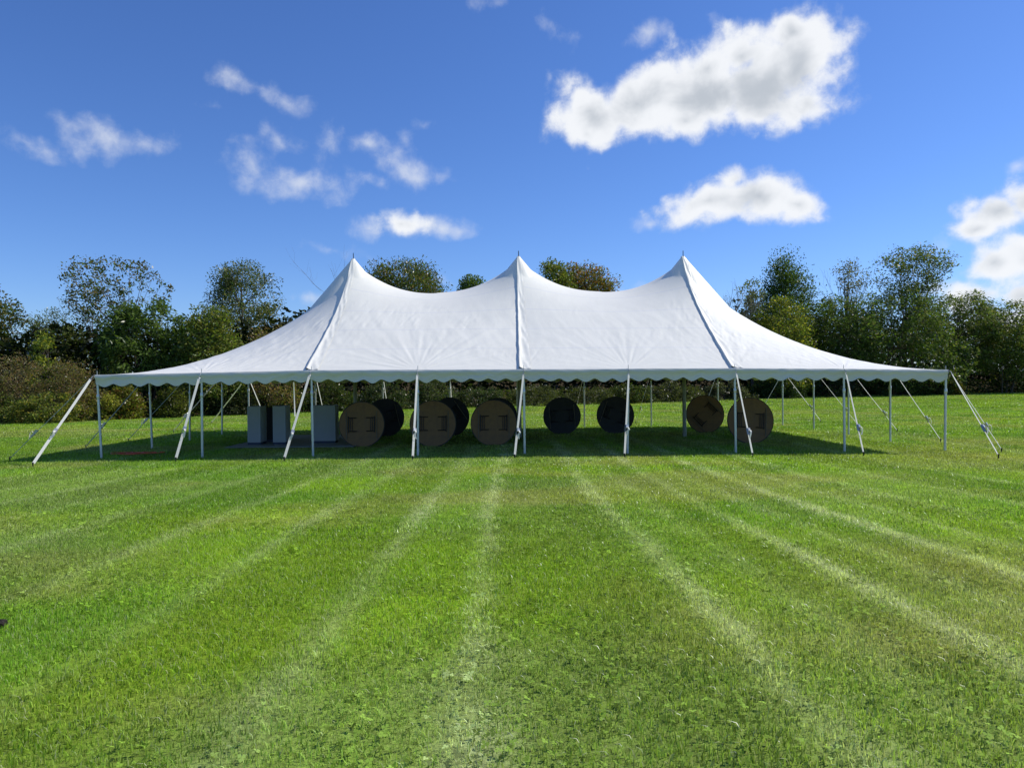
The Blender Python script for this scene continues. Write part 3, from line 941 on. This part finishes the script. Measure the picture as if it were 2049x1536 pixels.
mass("undergrowth", "tangled low growth along the foot of the trees", .3, 3.5, lambda x: np.interp(x, [-40, -10, 10, 40, 80], [1.5, 1.2, 1.2, 1.7, 2.0]), 42000, .22, [tuple(v * .7 for v in c_) for c_ in DARK + DARK + OLIVE], 71)
mass("wood", "shaded wood behind the first row of trees", 5.0, 15, lambda x: np.interp(x, [-60, -30, -14, 0, 12, 25, 40, 80], [7.0, 6.0, 7.0, 8.8, 8.8, 9.0, 9.0, 9.5]), 130000, .48, [tuple(v * .22 for v in c_) for c_ in DARK], 72)  # leaf colours darkened to stand for the deep shade among the trees

# thin trunks showing in the shade on the right
for i, (px, top, D) in enumerate([(1933, 690, 76.5), (1845, 690, 75), (2005, 700, 77.5)]):
    g = at_depth(px, 768, D); z0 = float(gz(g.x, D)); H = at_depth(px, top, D).z - z0
    o = empty("sapling", (g.x, D, z0 - .05), 0, ["thin dark sapling standing at the lawn edge right of the tent corner", "thin sapling in the shade behind the right corner pole",
                                                "thin sapling at the lawn edge near the right side of the view"][i], 'sapling', 'saplings at the lawn edge')
    mb = MB(); mb.tube([(0, 0, 0), (.05, 0, H * .5), (-.04, 0, H)], [.06, .05, .02], 6); mb.build("trunk", M_BARK, o)
    r = np.random.default_rng(40 + i)
    P = r.normal(0, 1, (260, 3)) * (.55, .5, .7) + (0, 0, H * .92)
    link("crown", leaves_mesh("crown", P, r, .26, DARK + GREEN, .4), o)

# ------------------------------------------------------------------ the tent
tent = empty("pole_tent", (TX, TY, 0), YAW, "large white pole tent with three peaks and a scalloped valance on the lawn", "tent")
NB_X, NB_Y = 8, 4
LX, LY = NB_X * BAY, NB_Y * BAY                 # 24.4 x 12.2 m, local x -LX/2..LX/2, y 0..LY
Z_PEAK = [6.67, 6.71, 6.67]


def tent_local(v):
    a, b = to_tent(v.x, v.y)
    return Vector((float(a), float(b), v.z))


def lgz(a, b):
    x, y = from_tent(a, b)
    return float(gz(x, y))


FRONT_BASE = [(200, 921), (404, 914), (626, 912), (836, 909), (1050, 909), (1256, 906), (1473, 905), (1691, 904), (1894, 905)]
FRONT_TOP = [(191, 750), (402, 746), (623, 741), (836, 740), (1048, 739), (1257, 738), (1470, 737), (1690, 738), (1896, 740)]
poles = {}                                       # (i, j) -> base, top (local)
for i in range(NB_X + 1):
    for j in range(NB_Y + 1):
        if i in (0, NB_X) or j in (0, NB_Y):
            a, b = (i - 4) * BAY, j * BAY
            poles[i, j] = [Vector((a, b, lgz(a, b))), Vector((a, b, 2.416 + lgz(a, b) * .9))]
for i in range(NB_X + 1):                        # the front row stands as it shows
    a, b = (i - 4) * BAY, 0
    X, Y = from_tent(a, b)
    pb = tent_local(at_depth(FRONT_BASE[i][0], FRONT_BASE[i][1], Y)); pt = tent_local(at_depth(FRONT_TOP[i][0], FRONT_TOP[i][1], Y))
    poles[i, 0][0] = Vector((pb.x, 0, lgz(pb.x, 0)))
    poles[i, 0][1] = Vector((a + (pt.x - a) * .85, 0, pt.z))
for k, px in ((1, 1783), (2, 1701), (3, 1631), (4, 1566)):
    p = poles[8, k]; w_ = tent_local(at_depth(px, 860, from_tent(12.2, k * BAY)[1])); p[0].x += (w_.x - p[0].x) * .7; p[1].x += (w_.x - p[1].x) * .7
for k, px in ((1, 304), (2, 377), (3, 442)):
    p = poles[0, k]; w_ = tent_local(at_depth(px, 880, from_tent(-12.2, k * BAY)[1])); p[0].x += (w_.x - p[0].x) * .7


def solve_roof(nx, ny, z=None, iters=400):
    xs = np.linspace(-LX / 2, LX / 2, nx); ys = np.linspace(0, LY, ny)
    zf = np.interp(xs, [poles[i, 0][1].x for i in range(9)], [poles[i, 0][1].z for i in range(9)])
    zk = np.interp(xs, [poles[i, 4][1].x for i in range(9)], [poles[i, 4][1].z for i in range(9)])
    zl = np.interp(ys, [poles[0, j][1].y for j in range(5)], [poles[0, j][1].z for j in range(5)])
    zr = np.interp(ys, [poles[8, j][1].y for j in range(5)], [poles[8, j][1].z for j in range(5)])
    fix = np.zeros((ny, nx), bool); val = np.zeros((ny, nx))
    fix[0] = fix[-1] = True; fix[:, 0] = fix[:, -1] = True
    val[0] = zf; val[-1] = zk; val[:, 0] = zl; val[:, -1] = zr
    jm = (ny - 1) // 2
    for k, xk in enumerate((-2 * BAY, 0, 2 * BAY)):
        i = int(round((xk + LX / 2) / LX * (nx - 1)))
        s = np.minimum(ys, LY - ys) / (LY / 2)
        e = np.where(ys < LY / 2, zf[i], zk[i])
        fix[:, i] = True; val[:, i] = e + (Z_PEAK[k] - e) * (.76 * s + .24 * s ** 4)
    # the ridge between the peaks and the ends' centre lines
    for i, x in enumerate(xs):
        if abs(x) <= 2 * BAY:
            t = (abs(x) % (2 * BAY)) / (2 * BAY) if x != 0 else 0
            sag = 1 - abs(2 * t - 1) ** 2.35
            zz = (Z_PEAK[1] if abs(x) < BAY else Z_PEAK[0]) - 1.27 * sag
        else:
            t = (abs(x) - 2 * BAY) / (2 * BAY)
            f = (.66 * (1 - t) + .34 * math.exp(-5.5 * t)) + .0
            f = f - (.34 * math.exp(-5.5)) * t
            e = zl[jm] if x < 0 else zr[jm]
            zz = e + (Z_PEAK[0] - e) * f
        fix[jm, i] = True; val[jm, i] = zz
    if z is None:
        z = np.full((ny, nx), 3.5)
    z[fix] = val[fix]
    for it in range(iters):
        zn = z.copy()
        zn[1:-1, 1:-1] = .25 * (z[1:-1, 2:] + z[1:-1, :-2] + z[2:, 1:-1] + z[:-2, 1:-1])
        zn[fix] = val[fix]
        z = zn
    return xs, ys, z


def upsample(z):
    ny, nx = z.shape
    a = np.zeros((ny, nx * 2 - 1)); a[:, ::2] = z; a[:, 1::2] = .5 * (z[:, 1:] + z[:, :-1])
    b = np.zeros((ny * 2 - 1, nx * 2 - 1)); b[::2] = a; b[1::2] = .5 * (a[1:] + a[:-1])
    return b


xs, ys, Z = solve_roof(41, 21, None, 900)
for n_ in (81, 161, 321, 641):
    xs, ys, Z = solve_roof(n_, (n_ + 1) // 2, upsample(Z), 220)
# soften the ridge crease
jm = (len(ys) - 1) // 2
for _ in range(30):
    Z[jm - 12:jm + 13, 1:-1] = .5 * Z[jm - 12:jm + 13, 1:-1] + .25 * (Z[jm - 13:jm + 12, 1:-1] + Z[jm - 11:jm + 14, 1:-1])
for k, xk in enumerate((-2 * BAY, 0, 2 * BAY)):       # the peaks keep their points
    gx, gy = np.meshgrid(xs, ys)
    rr = np.hypot(gx - xk, gy - LY / 2)
    Z = np.maximum(Z, Z_PEAK[k] - np.maximum(rr - .05, 0) * 1.22)
# creases: fans at the eave poles and slack wrinkles
GX, GY = np.meshgrid(xs, ys)
for (i, j), (pb, pt) in poles.items():
    dx, dy = GX - pt.x, GY - pt.y
    r_ = np.hypot(dx, dy)
    th = np.arctan2(dx, np.abs(dy) + 1e-6)
    inter = (i % 2 == 1)
    amp, reach = (.017, 1.15) if inter else (.009, .7)
    if (i, j) == (3, 0): amp, reach = .024, 1.9
    ph = (i * 1.7 + j * 2.3)
    k1 = .8 * np.sin(th * 23 + ph + .9 * np.sin(r_ * 2.2)) + .7 * np.sin(th * 37 + ph * 2 + r_) + .45 * np.sin(th * 58 + ph * 3 - r_ * 1.5) * np.clip(r_ - .3, 0, 1)
    dirw = 1.0
    if (i, j) == (3, 0): dirw = .55 + .9 * np.exp(-((th - .85) / .35) ** 2)
    irr = .25 + 1.3 * vnoise(th * 3.2 + ph * 5, r_ * .5 + ph, 90)
    Z += .60 * amp * dirw * irr * k1 * np.exp(-r_ / reach) * np.clip(r_ / .5, 0, 1)
mask = np.clip(np.minimum.reduce([GY / .5, (LY - GY) / .5, (GX + LX / 2) / .5, (LX / 2 - GX) / .5]), 0, 1)
low = np.exp(-((np.minimum(GY, LY - GY) - 2.2) / 2.0) ** 2)
wr = fbm(GX * 3.0 + .9 * GY, GY * .95, 401, 3) - .5
wr2 = fbm(GX * 8.5 - 1.6 * GY, GY * 2.2, 431, 3) - .5
wr3 = np.clip(fbm(GX * 1.1, GY * 1.0, 441, 3) - .42, 0, 1) * 3
Z += mask * low * (.022 * wr + .030 * wr2 * wr3)
wl = np.exp(-((GX + 8.0) / 2.2) ** 2)
Z += mask * wl * .030 * (fbm(GX * 4 - GY * 2.6, GY * 1.0 + GX * .4, 451, 3) - .5)
Zroof = Z
nx, ny = len(xs), len(ys)


def roof_z(a, b):
    fi = (a + LX / 2) / LX * (nx - 1); fj = b / LY * (ny - 1)
    i = int(np.clip(math.floor(fi), 0, nx - 2)); j = int(np.clip(math.floor(fj), 0, ny - 2))
    u, v = fi - i, fj - j
    return float((Zroof[j, i] * (1 - u) + Zroof[j, i + 1] * u) * (1 - v) + (Zroof[j + 1, i] * (1 - u) + Zroof[j + 1, i + 1] * u) * v)


weld = np.minimum(GY, LY - GY) / (LY / 2)
weld = np.where(np.abs(GX) > 2 * BAY, np.maximum(0, np.minimum(weld, (LX / 2 - np.abs(GX)) / (LY / 2))), weld)
# the eave edge follows the front poles' places in plan
SEAM_I = [0, 160, 320, 480, 640]
for s in range(4):
    i0, i1 = SEAM_I[s], SEAM_I[s + 1]
    sl = slice(i0, i1 + 1)
    V = np.stack([GX[:, sl].ravel(), GY[:, sl].ravel(), Zroof[:, sl].ravel()], 1)
    m_ = i1 - i0 + 1
    q = (np.arange(ny - 1)[:, None] * m_ + np.arange(m_ - 1)[None]).ravel()
    F = np.stack([q, q + 1, q + m_ + 1, q + m_], 1)
    me = np_mesh("roof_panel", V, [F], M_VINYL, True, {'weld': ('FLOAT', 'POINT', weld[:, sl].ravel())})
    link("roof_panel", me, tent)


def flap(k, side):
    """laced overlap of two roof sections, from the peak down to the eave"""
    r = np.random.default_rng(600 + k * 2 + side)
    xk = (k - 1) * 2 * BAY
    n = 110
    cols_ = 9
    V = []; 
    for a in range(n + 1):
        t = a / n
        s = t * .985 + .005                      # 0 eave .. 1 peak
        b = s * LY / 2 if side == 0 else LY - s * LY / 2
        wid = .36 * (1 - t) + .19 * t
        for c in range(cols_):
            u = c / (cols_ - 1)
            x = xk - wid * .38 + wid * u
            zr_ = roof_z(float(np.clip(x, -LX / 2, LX / 2)), b)
            lift = .012 + .055 * math.exp(-(u / .22) ** 2) * (1 - .3 * t) + .013 * math.sin(u * 9 + a * .33 + 1.4 * math.sin(a * .17)) * math.sin(math.pi * u) + .006 * r.normal()
            lift = max(lift, .008)
            V.append((x + .004 * math.sin(a * .41 + u * 3), b, zr_ + lift))
    V = np.array(V)
    # smooth the noise a little along the strip
    G = V.reshape(n + 1, cols_, 3)
    G[1:-1] = .5 * G[1:-1] + .25 * (G[:-2] + G[2:])
    q = (np.arange(n)[:, None] * cols_ + np.arange(cols_ - 1)[None]).ravel()
    F = np.stack([q, q + 1, q + cols_ + 1, q + cols_], 1)
    # left edge turned down onto the roof
    E = G[:, 0].copy(); E[:, 2] = [roof_z(float(p[0]), float(p[1])) - .01 for p in E]
    b0 = len(V)
    V = np.concatenate([G.reshape(-1, 3), E])
    q2 = np.arange(n)
    F2 = np.stack([b0 + q2, q2 * cols_, (q2 + 1) * cols_, b0 + q2 + 1], 1)
    me = np_mesh("lacing_flap", V, [F, F2], M_FLAP, True)
    link("lacing_flap", me, tent)


for k in range(3):
    for side in (0, 1): flap(k, side)


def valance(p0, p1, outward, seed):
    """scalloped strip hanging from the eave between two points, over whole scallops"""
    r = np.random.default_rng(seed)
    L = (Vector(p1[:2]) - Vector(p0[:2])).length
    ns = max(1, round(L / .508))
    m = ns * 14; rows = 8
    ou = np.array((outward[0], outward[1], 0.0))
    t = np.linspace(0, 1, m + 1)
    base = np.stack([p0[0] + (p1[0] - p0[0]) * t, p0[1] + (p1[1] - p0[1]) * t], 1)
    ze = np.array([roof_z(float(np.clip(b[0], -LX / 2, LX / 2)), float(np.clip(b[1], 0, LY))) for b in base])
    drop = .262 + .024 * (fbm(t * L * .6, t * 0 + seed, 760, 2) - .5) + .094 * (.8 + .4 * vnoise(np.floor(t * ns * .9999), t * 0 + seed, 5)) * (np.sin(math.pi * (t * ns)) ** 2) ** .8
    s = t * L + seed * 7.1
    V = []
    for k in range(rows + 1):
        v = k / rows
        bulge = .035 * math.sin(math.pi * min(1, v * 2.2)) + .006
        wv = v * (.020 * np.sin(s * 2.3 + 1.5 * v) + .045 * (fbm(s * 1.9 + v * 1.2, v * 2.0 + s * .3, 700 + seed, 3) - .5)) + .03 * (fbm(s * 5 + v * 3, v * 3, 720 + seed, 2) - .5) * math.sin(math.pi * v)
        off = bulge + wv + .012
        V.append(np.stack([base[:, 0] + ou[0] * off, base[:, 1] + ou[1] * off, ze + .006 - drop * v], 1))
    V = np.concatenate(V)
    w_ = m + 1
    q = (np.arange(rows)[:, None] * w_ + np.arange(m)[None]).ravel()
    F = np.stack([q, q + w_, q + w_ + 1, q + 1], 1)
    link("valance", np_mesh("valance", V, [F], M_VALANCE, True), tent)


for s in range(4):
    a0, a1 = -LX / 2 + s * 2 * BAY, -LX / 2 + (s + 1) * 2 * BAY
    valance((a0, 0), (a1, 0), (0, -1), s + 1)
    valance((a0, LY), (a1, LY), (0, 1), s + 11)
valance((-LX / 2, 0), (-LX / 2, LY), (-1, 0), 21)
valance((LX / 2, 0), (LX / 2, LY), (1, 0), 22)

# poles
for (i, j), (pb, pt) in sorted(poles.items()):
    b = Vector((pb.x, pb.y, lgz(pb.x, pb.y) - .03)); t = pt.copy()
    if j == 0: t.y += .03; b.y += .03
    if j == NB_Y: t.y -= .03; b.y -= .03
    if i == 0: t.x += .03; b.x += .03
    if i == NB_X: t.x -= .03; b.x -= .03
    d = (t - b)
    mb = MB(); mb.tube([b, b + d * .74], .034, 12); mb.tube([b + d * .745, t - d.normalized() * .02], .030, 12)
    me = mb.mesh("side_pole", M_POLE); smooth_by_angle(me)
    po = link("side_pole", me, tent)
    mb = MB(); mb.tube([b + d * .715, b + d * .72, b + d * .765, b + d * .77], [.036, .043, .043, .036], 12)
    me = mb.mesh("collar", M_POLE); smooth_by_angle(me); link("collar", me, po)
    mb = MB(); mb.tube([t - Vector((0, 0, .03)), t + Vector((0, 0, .10)), t + Vector((0, 0, .13))], [.009, .008, .003], 6); mb.build("spike", M_STEEL, po)
for k, xk in enumerate((-2 * BAY, 0, 2 * BAY)):
    base = Vector((xk + (.02, -.02, .01)[k], LY / 2 - .02, lgz(xk, LY / 2) - .03))
    mb = MB(); mb.tube([base, (xk, LY / 2, 3.2), (xk, LY / 2, Z_PEAK[k] - .12)], [.072, .07, .06], 14)
    me = mb.mesh("center_pole", M_WOODPOLE); smooth_by_angle(me); cp = link("center_pole", me, tent)
    mb = MB(); mb.tube([(xk, LY / 2, Z_PEAK[k] - .1), (xk, LY / 2, Z_PEAK[k] + .19), (xk, LY / 2, Z_PEAK[k] + .23)], [.016, .014, .005], 8); mb.build("spike", M_BLACKST, cp)
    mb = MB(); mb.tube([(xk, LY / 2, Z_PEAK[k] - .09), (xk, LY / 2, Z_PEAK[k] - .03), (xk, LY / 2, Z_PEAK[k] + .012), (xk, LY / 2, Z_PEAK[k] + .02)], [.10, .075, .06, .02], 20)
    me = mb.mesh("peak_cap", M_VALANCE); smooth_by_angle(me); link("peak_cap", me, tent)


def strap_piece(a, b, width, thick=.005, sag=0.0, twist=0.0):
    a = np.array(a, float); b = np.array(b, float)
    n = 6
    d = b - a; d /= np.linalg.norm(d)
    side = np.cross(d, (0, 0, 1.0)); side /= np.linalg.norm(side)
    up = np.cross(side, d)
    if twist:
        f = np.array((0.0, -.62, 0.0)) + np.array(SUN_DIR) * .62
        f = f - d * f.dot(d)
        up = f / np.linalg.norm(f)
        side = np.cross(d, up)
    mb = MB()
    V = []; F = []
    for k in range(n + 1):
        p = a + (b - a) * k / n + np.array((0, 0, -sag * math.sin(math.pi * k / n)))
        for (u, v) in ((-1, -1), (1, -1), (1, 1), (-1, 1)): V.append(p + side * u * width / 2 + up * v * thick / 2)
    for k in range(n):
        for e in range(4):
            F.append((k * 4 + e, k * 4 + (e + 1) % 4, k * 4 + 4 + (e + 1) % 4, k * 4 + 4 + e))
    F += [(0, 1, 2, 3), tuple(n * 4 + e for e in (3, 2, 1, 0))]
    mb.add(V, F)
    return mb, d, side, up


def guy(pole_top, out_dir, stake_px=None, stake=None, width=.056, frac=.70, seed=0, tail=True, twist=0.0):
    r = np.random.default_rng(900 + seed)
    if stake is None: st = tent_local(ground_hit(*stake_px))
    else: st = stake
    od = Vector((out_dir[0], out_dir[1], 0)).normalized()
    ring = pole_top + od * .075 + Vector((0, 0, -.035))
    direction = (st - ring).normalized()
    s0 = ring + direction * .13
    end = st + Vector((0, 0, .09)) - direction * .02
    m0 = s0 + (end - s0) * (frac - .035); m1 = s0 + (end - s0) * (frac + .035)
    mbu, d, side, up = strap_piece(s0, m0, width, .005, .012, twist)
    g = mbu.build("guy_strap", M_STRAP, tent)
    # ring and hook at the eave
    mb = MB(); mb.tube([pole_top + od * .01 + Vector((0, 0, .0)), ring, s0], [.008, .009, .008], 6)
    tq = [Vector(s0) + Vector(side) * .03 * math.cos(q) + Vector(d) * .03 * math.sin(q) for q in np.linspace(0, 6.283, 11)]
    mb.tube(tq, .006, 5, False); mb.build("ring", M_STEEL, g)
    mbl, d, side, up = strap_piece(m1, end, width * 1.1, .005, 0, twist)
    mbl.build("lower_strap", M_STRAP, g)
    # ratchet
    Rm = np.stack([side, d, up], 1)
    mid = (np.array(m0) + np.array(m1)) / 2
    mb = MB()
    hl = float(np.linalg.norm(np.array(m1) - np.array(m0))) / 2
    for sx in (-1, 1):
        mb.box(mid + side * sx * width * .62 + up * .012, (.006, hl * 2.3, .05), Rm)
    mb.tube([mid - side * width * .7 + up * .02 - d * .02, mid + side * width * .7 + up * .02 - d * .02], .024, 8)
    mb.tube([mid - side * width * .62 + d * hl, mid + side * width * .62 + d * hl], .010, 6)
    mb.box(mid + up * .050 - d * hl * .55, (width * 1.35, hl * 1.2, .010), Rm)
    mb.build("ratchet", M_STEEL, g)
    if tail:
        q = mid + up * .035
        P = [q, q + up * .05 + d * -.02, q + up * .075 + d * .04 + side * .02 * r.normal(), q + up * .045 + d * .11 + side * .03 * r.normal(), q + up * .02 + d * .16 + np.array((0, 0, -.05)) + side * .04 * r.normal()]
        mt = MB()
        V = []; F = []
        for p in P:
            V += [p - side * width * .42, p + side * width * .42]
        for k in range(len(P) - 1): F.append((k * 2, k * 2 + 1, k * 2 + 3, k * 2 + 2))
        V = np.array(V); V2 = V + up * .004
        mt.add(np.concatenate([V, V2]), F + [tuple(i + len(V) for i in f[::-1]) for f in F])
        mt.build("strap_tail", M_STRAP, g)
    mb = MB()
    sd = direction * .02
    mb.tube([st - Vector((0, 0, .15)) - sd * 1.0, st + Vector((0, 0, .12)) + sd * .4], .017, 8); mb.tube([st + Vector((0, 0, .118)) + sd * .4, st + Vector((0, 0, .135)) + sd * .4], .026, 8)
    mb.build("stake", M_BLACKST, g)
    return g


FRONT_STAKES = [(66, 935), (352, 924), (569, 923), (826, 921), (1030, 918), (1250, 916), (1506, 915), (1728, 913), (1998, 918)]
FR_FRAC = [.66, .66, .72, .71, .72, .69, .74, .70, .70]
for i, s in enumerate(FRONT_STAKES):
    od = (0, -1) if 0 < i < 8 else ((-.7, -.7) if i == 0 else (.7, -.7))
    guy(poles[i, 0][1], od, s, None, .062, FR_FRAC[i], i, True, 1)
for j, s in enumerate([(20, 923), (172, 898), (257, 884), (347, 866), (424, 848)]):
    guy(poles[0, j][1], (-1, 0), s, None, .052, .70, 20 + j)
for j, s in enumerate([(2004, 905), (1882, 885), (1795, 865), (1713, 849), (1642, 845)]):
    guy(poles[8, j][1], (1, 0), s, None, .046, .70, 30 + j, True, 1)
for i in range(9):
    pt = poles[i, 4][1]
    a = pt.x + (.25 if i == 0 else -.25 if i == 8 else 0)
    b = LY + 1.95
    st = Vector((a - (.35 if i >= 5 else 0), b, lgz(a, b)))
    guy(pt, (0, 1), None, st, .052, .70, 40 + i, True, 1)

# ------------------------------------------------------------------ round tables stood on edge under the tent
def round_table(px, D, rad, top_mat, label, spin=0.0, leanback=.10, yaw=0.0):
    g = at_depth(px, 860, D)
    z0 = float(gz(g.x, D))
    o = empty("round_table", (g.x, D, z0 + .0), yaw, label, "table", "round folding tables stood on edge under the tent")
    o.rotation_euler = (-leanback, 0, yaw)
    c = Vector((0, 0, rad - .02))
    n = 48
    th = np.linspace(0, 2 * math.pi, n, endpoint=False)
    def ringm(rr, y): return [(rr * math.cos(t), y, rr * math.sin(t) + c.z) for t in th]
    V = ringm(rad - .006, -.012) + ringm(rad - .006, .012)
    F = [tuple(range(n)), tuple(range(2 * n - 1, n - 1, -1))] + [(k, n + k, n + (k + 1) % n, (k + 1) % n) for k in range(n)]
    mb = MB(); mb.add(V, F); mb.build("tabletop", top_mat, o)
    V = ringm(rad, -.020) + ringm(rad, .014) + ringm(rad - .022, .014) + ringm(rad - .022, -.020)
    F = []
    for q in range(4):
        q2 = (q + 1) % 4
        F += [(q * n + k, q2 * n + k, q2 * n + (k + 1) % n, q * n + (k + 1) % n) for k in range(n)]
    mb = MB(); mb.add(V, F); mb.build("rim", M_RIM, o)
    cs, sn = math.cos(spin), math.sin(spin)
    def P(x, z, y=-.045): return (x * cs - z * sn, y, x * sn + z * cs + c.z)
    k = rad / .76
    for sg in (-1, 1):
        mb = MB()
        mb.tube([P(sg * .43 * k, -.27 * k), P(sg * .43 * k, .27 * k)], .016, 8)
        for zz in (-.22, .22):
            mb.tube([P(sg * .43 * k, zz * k), P(sg * .36 * k, zz * k, -.06), P(sg * .16 * k, zz * k, -.055)], .014, 8)
        mb.tube([P(sg * .36 * k, -.22 * k, -.062), P(sg * .36 * k, .22 * k, -.062)], .011, 6)
        mb.tube([P(sg * .30 * k, -.20 * k, -.05), P(sg * .30 * k, .20 * k, -.05)], .009, 6)
        mb.build("leg_frame", M_LEGS, o)
        mb = MB()
        q = .50 * k
        ang = spin
        Rm = np.array([(cs, 0, -sn), (0, 1, 0), (sn, 0, cs)])
        mb.box(P(sg * q, -.03 * k, -.028), (.022, .024, .92 * k), Rm); mb.build("batten", M_BATTEN, o)
    return o


TBL = [
    (723, 23.7, .755, M_WOOD, "brown round table on edge nearest the grey panel stacks, front row", 0.02),
    (866, 23.7, .765, M_WOOD, "brown round table on edge just behind the fourth front strap", 0.0),
    (988, 23.8, .765, M_WOOD, "brown round table on edge left of the middle front strap, pale battens upright", 0.0),
    (1503, 23.9, .77, M_WOOD, "brown round table on edge behind the seventh front strap, rightmost of all", -.06),
    (770, 28.2, .755, M_DARKTOP, "black round table on edge half hidden by the leftmost brown table", .25),
    (900, 28.2, .765, M_DARKTOP, "black round table on edge half hidden by the table at the fourth strap", .6),
    (997, 28.2, .75, M_DARKTOP, "black round table on edge almost hidden by the table left of the middle strap", .1),
    (1125, 28.6, .745, M_DARKTOP, "black round table on edge standing alone right of the middle strap", .05),
    (1232, 28.8, .75, M_DARKTOP, "black round table on edge behind the sixth front strap", -.35),
    (1412, 28.8, .76, M_WOOD, "brown round table on edge beside the right centre pole, legs slanting", .76),
]
for (px, D, rad, mt, lab, spin) in TBL:
    round_table(px, D, rad, mt, lab, spin)

# ------------------------------------------------------------------ grey panel stacks on the pale floor sheet
c0, c1 = ground_hit(447, 898), ground_hit(706, 896)
sheet_y0, sheet_y1 = 23.35, 28.6
sx0 = (447 - CX) / F_PX * sheet_y0; sx1 = (700 - CX) / F_PX * sheet_y0 + .1
mb = MB()
rows_ = 4; cols_ = 3
sheet = empty("floor_sheet", (0, 0, 0), 0, "pale flat floor laid on the grass under the grey panel stacks", "floor sheet")
for a in range(cols_):
    for b in range(rows_):
        x0 = sx0 + (sx1 - sx0) * a / cols_; x1 = sx0 + (sx1 - sx0) * (a + 1) / cols_
        y0 = sheet_y0 + (sheet_y1 - sheet_y0) * b / rows_; y1 = sheet_y0 + (sheet_y1 - sheet_y0) * (b + 1) / rows_
        m_ = MB(); m_.box(((x0 + x1) / 2, (y0 + y1) / 2, float(gz((x0 + x1) / 2, (y0 + y1) / 2)) + .052), (x1 - x0 - .012, y1 - y0 - .012, .02))
        m_.build("board", M_SHEET, sheet)


def panel_stack(px0, px1, D, top_px, n, label, gap=.006, depth=.055, mat=None, edge=None):
    wd = (px1 - px0) / F_PX * D
    xc = ((px0 + px1) / 2 - CX) / F_PX * D
    zb = float(gz(xc, D)) + .062
    H = at_depth((px0 + px1) / 2, top_px, D).z - zb - .07
    o = empty("panel_stack", (xc, D, zb), 0, label, "panel stack", "grey panel stacks under the tent")
    mb = MB(); L = n * depth
    mb.box((0, L / 2, .035), (wd * .96, L, .07)); mb.build("dolly", M_DOLLY, o)
    r = np.random.default_rng(int(px0))
    for k in range(n):
        h = H * r.uniform(.992, 1.0)
        mb = MB(); mb.box((r.normal(0, .004), k * depth + depth / 2, .072 + h / 2), (wd, depth - gap, h))
        p = mb.build("panel", mat or M_PANEL, o)
        bv = p.modifiers.new("bevel", 'BEVEL'); bv.width = .006; bv.segments = 2
        m2 = MB()
        for sx in (-1, 1): m2.box((sx * (wd / 2 - .012), k * depth + depth / 2, .074 + h / 2), (.018, depth - gap + .004, h - .03))
        m2.build("edge_strip", edge or M_PANELEDGE, p)


panel_stack(494, 520, 24.2, 813, 11, "tall grey panel stack at the left end of the pale floor sheet")
panel_stack(545, 570, 24.2, 812, 10, "tall grey panel stack in the middle, behind the third front strap")
panel_stack(621, 670, 24.6, 811, 9, "widest grey panel stack, beside the leftmost brown table")

panel_stack(531, 545, 25.3, 815, 8, "narrow near-black panel stack in the gap between the two left grey stacks", mat=M_DARKTOP, edge=M_RIM)

# ------------------------------------------------------------------ small things
p = ground_hit(270, 911)
mb = MB()
r = np.random.default_rng(77)
pts = []
for t in np.linspace(0, 1, 150):
    a = t * 2 * math.pi * 4.2
    pts.append((-.55 + 1.15 * t + .40 * math.cos(a) * (1 - .4 * t) + .04 * math.sin(a * 2.3), .30 * math.sin(a) * (1 - .35 * t) + .10 * math.sin(t * 9), .062 + .012 * math.sin(a * 1.7) ** 2 + .012 * t))
mb.tube(pts, .013, 6)
co = mb.build("extension_cord", M_ORANGE)
co.location = p
setp(co, "orange extension cord lying loosely in the shade by the left corner pole", "cord")

p = ground_hit(590, 834)
o = empty("marker_pole", (p.x, p.y, p.z), 0, "slim white pole standing on the lawn behind the tent, right of the panel stacks", "pole")
mb = MB(); mb.tube([(0, 0, -.05), (-.05, 0, 2.35)], .035, 10); mb.build("shaft", M_STRAP, o, True)
mb = MB(); mb.tube([(-.05, 0, 2.35), (-.05, 0, 2.39)], [.04, .02], 10); mb.build("cap", M_STRAP, o)

p = ground_hit(2, 1254)
r = np.random.default_rng(31)
n_u, n_v = 16, 10
V = []; F = []
for v in range(n_v + 1):
    for u in range(n_u):
        ph = math.pi * v / n_v; th_ = 2 * math.pi * u / n_u
        rr = 1 + .28 * (float(vnoise(u * .9 if u else 0, v * 1.1, 3)) - .5) + .12 * r.normal()
        V.append((.043 * rr * math.sin(ph) * math.cos(th_), .034 * rr * math.sin(ph) * math.sin(th_), .026 + .022 * rr * math.cos(ph)))
for v in range(n_v):
    for u in range(n_u): F.append((v * n_u + u, v * n_u + (u + 1) % n_u, (v + 1) * n_u + (u + 1) % n_u, (v + 1) * n_u + u))
mb = MB(); mb.add(V, F); cl = mb.build("clod", M_CLOD)
cl.location = p + Vector((0, 0, .005))
setp(cl, "dark lumpy clod on the near grass at the left edge", "clod")
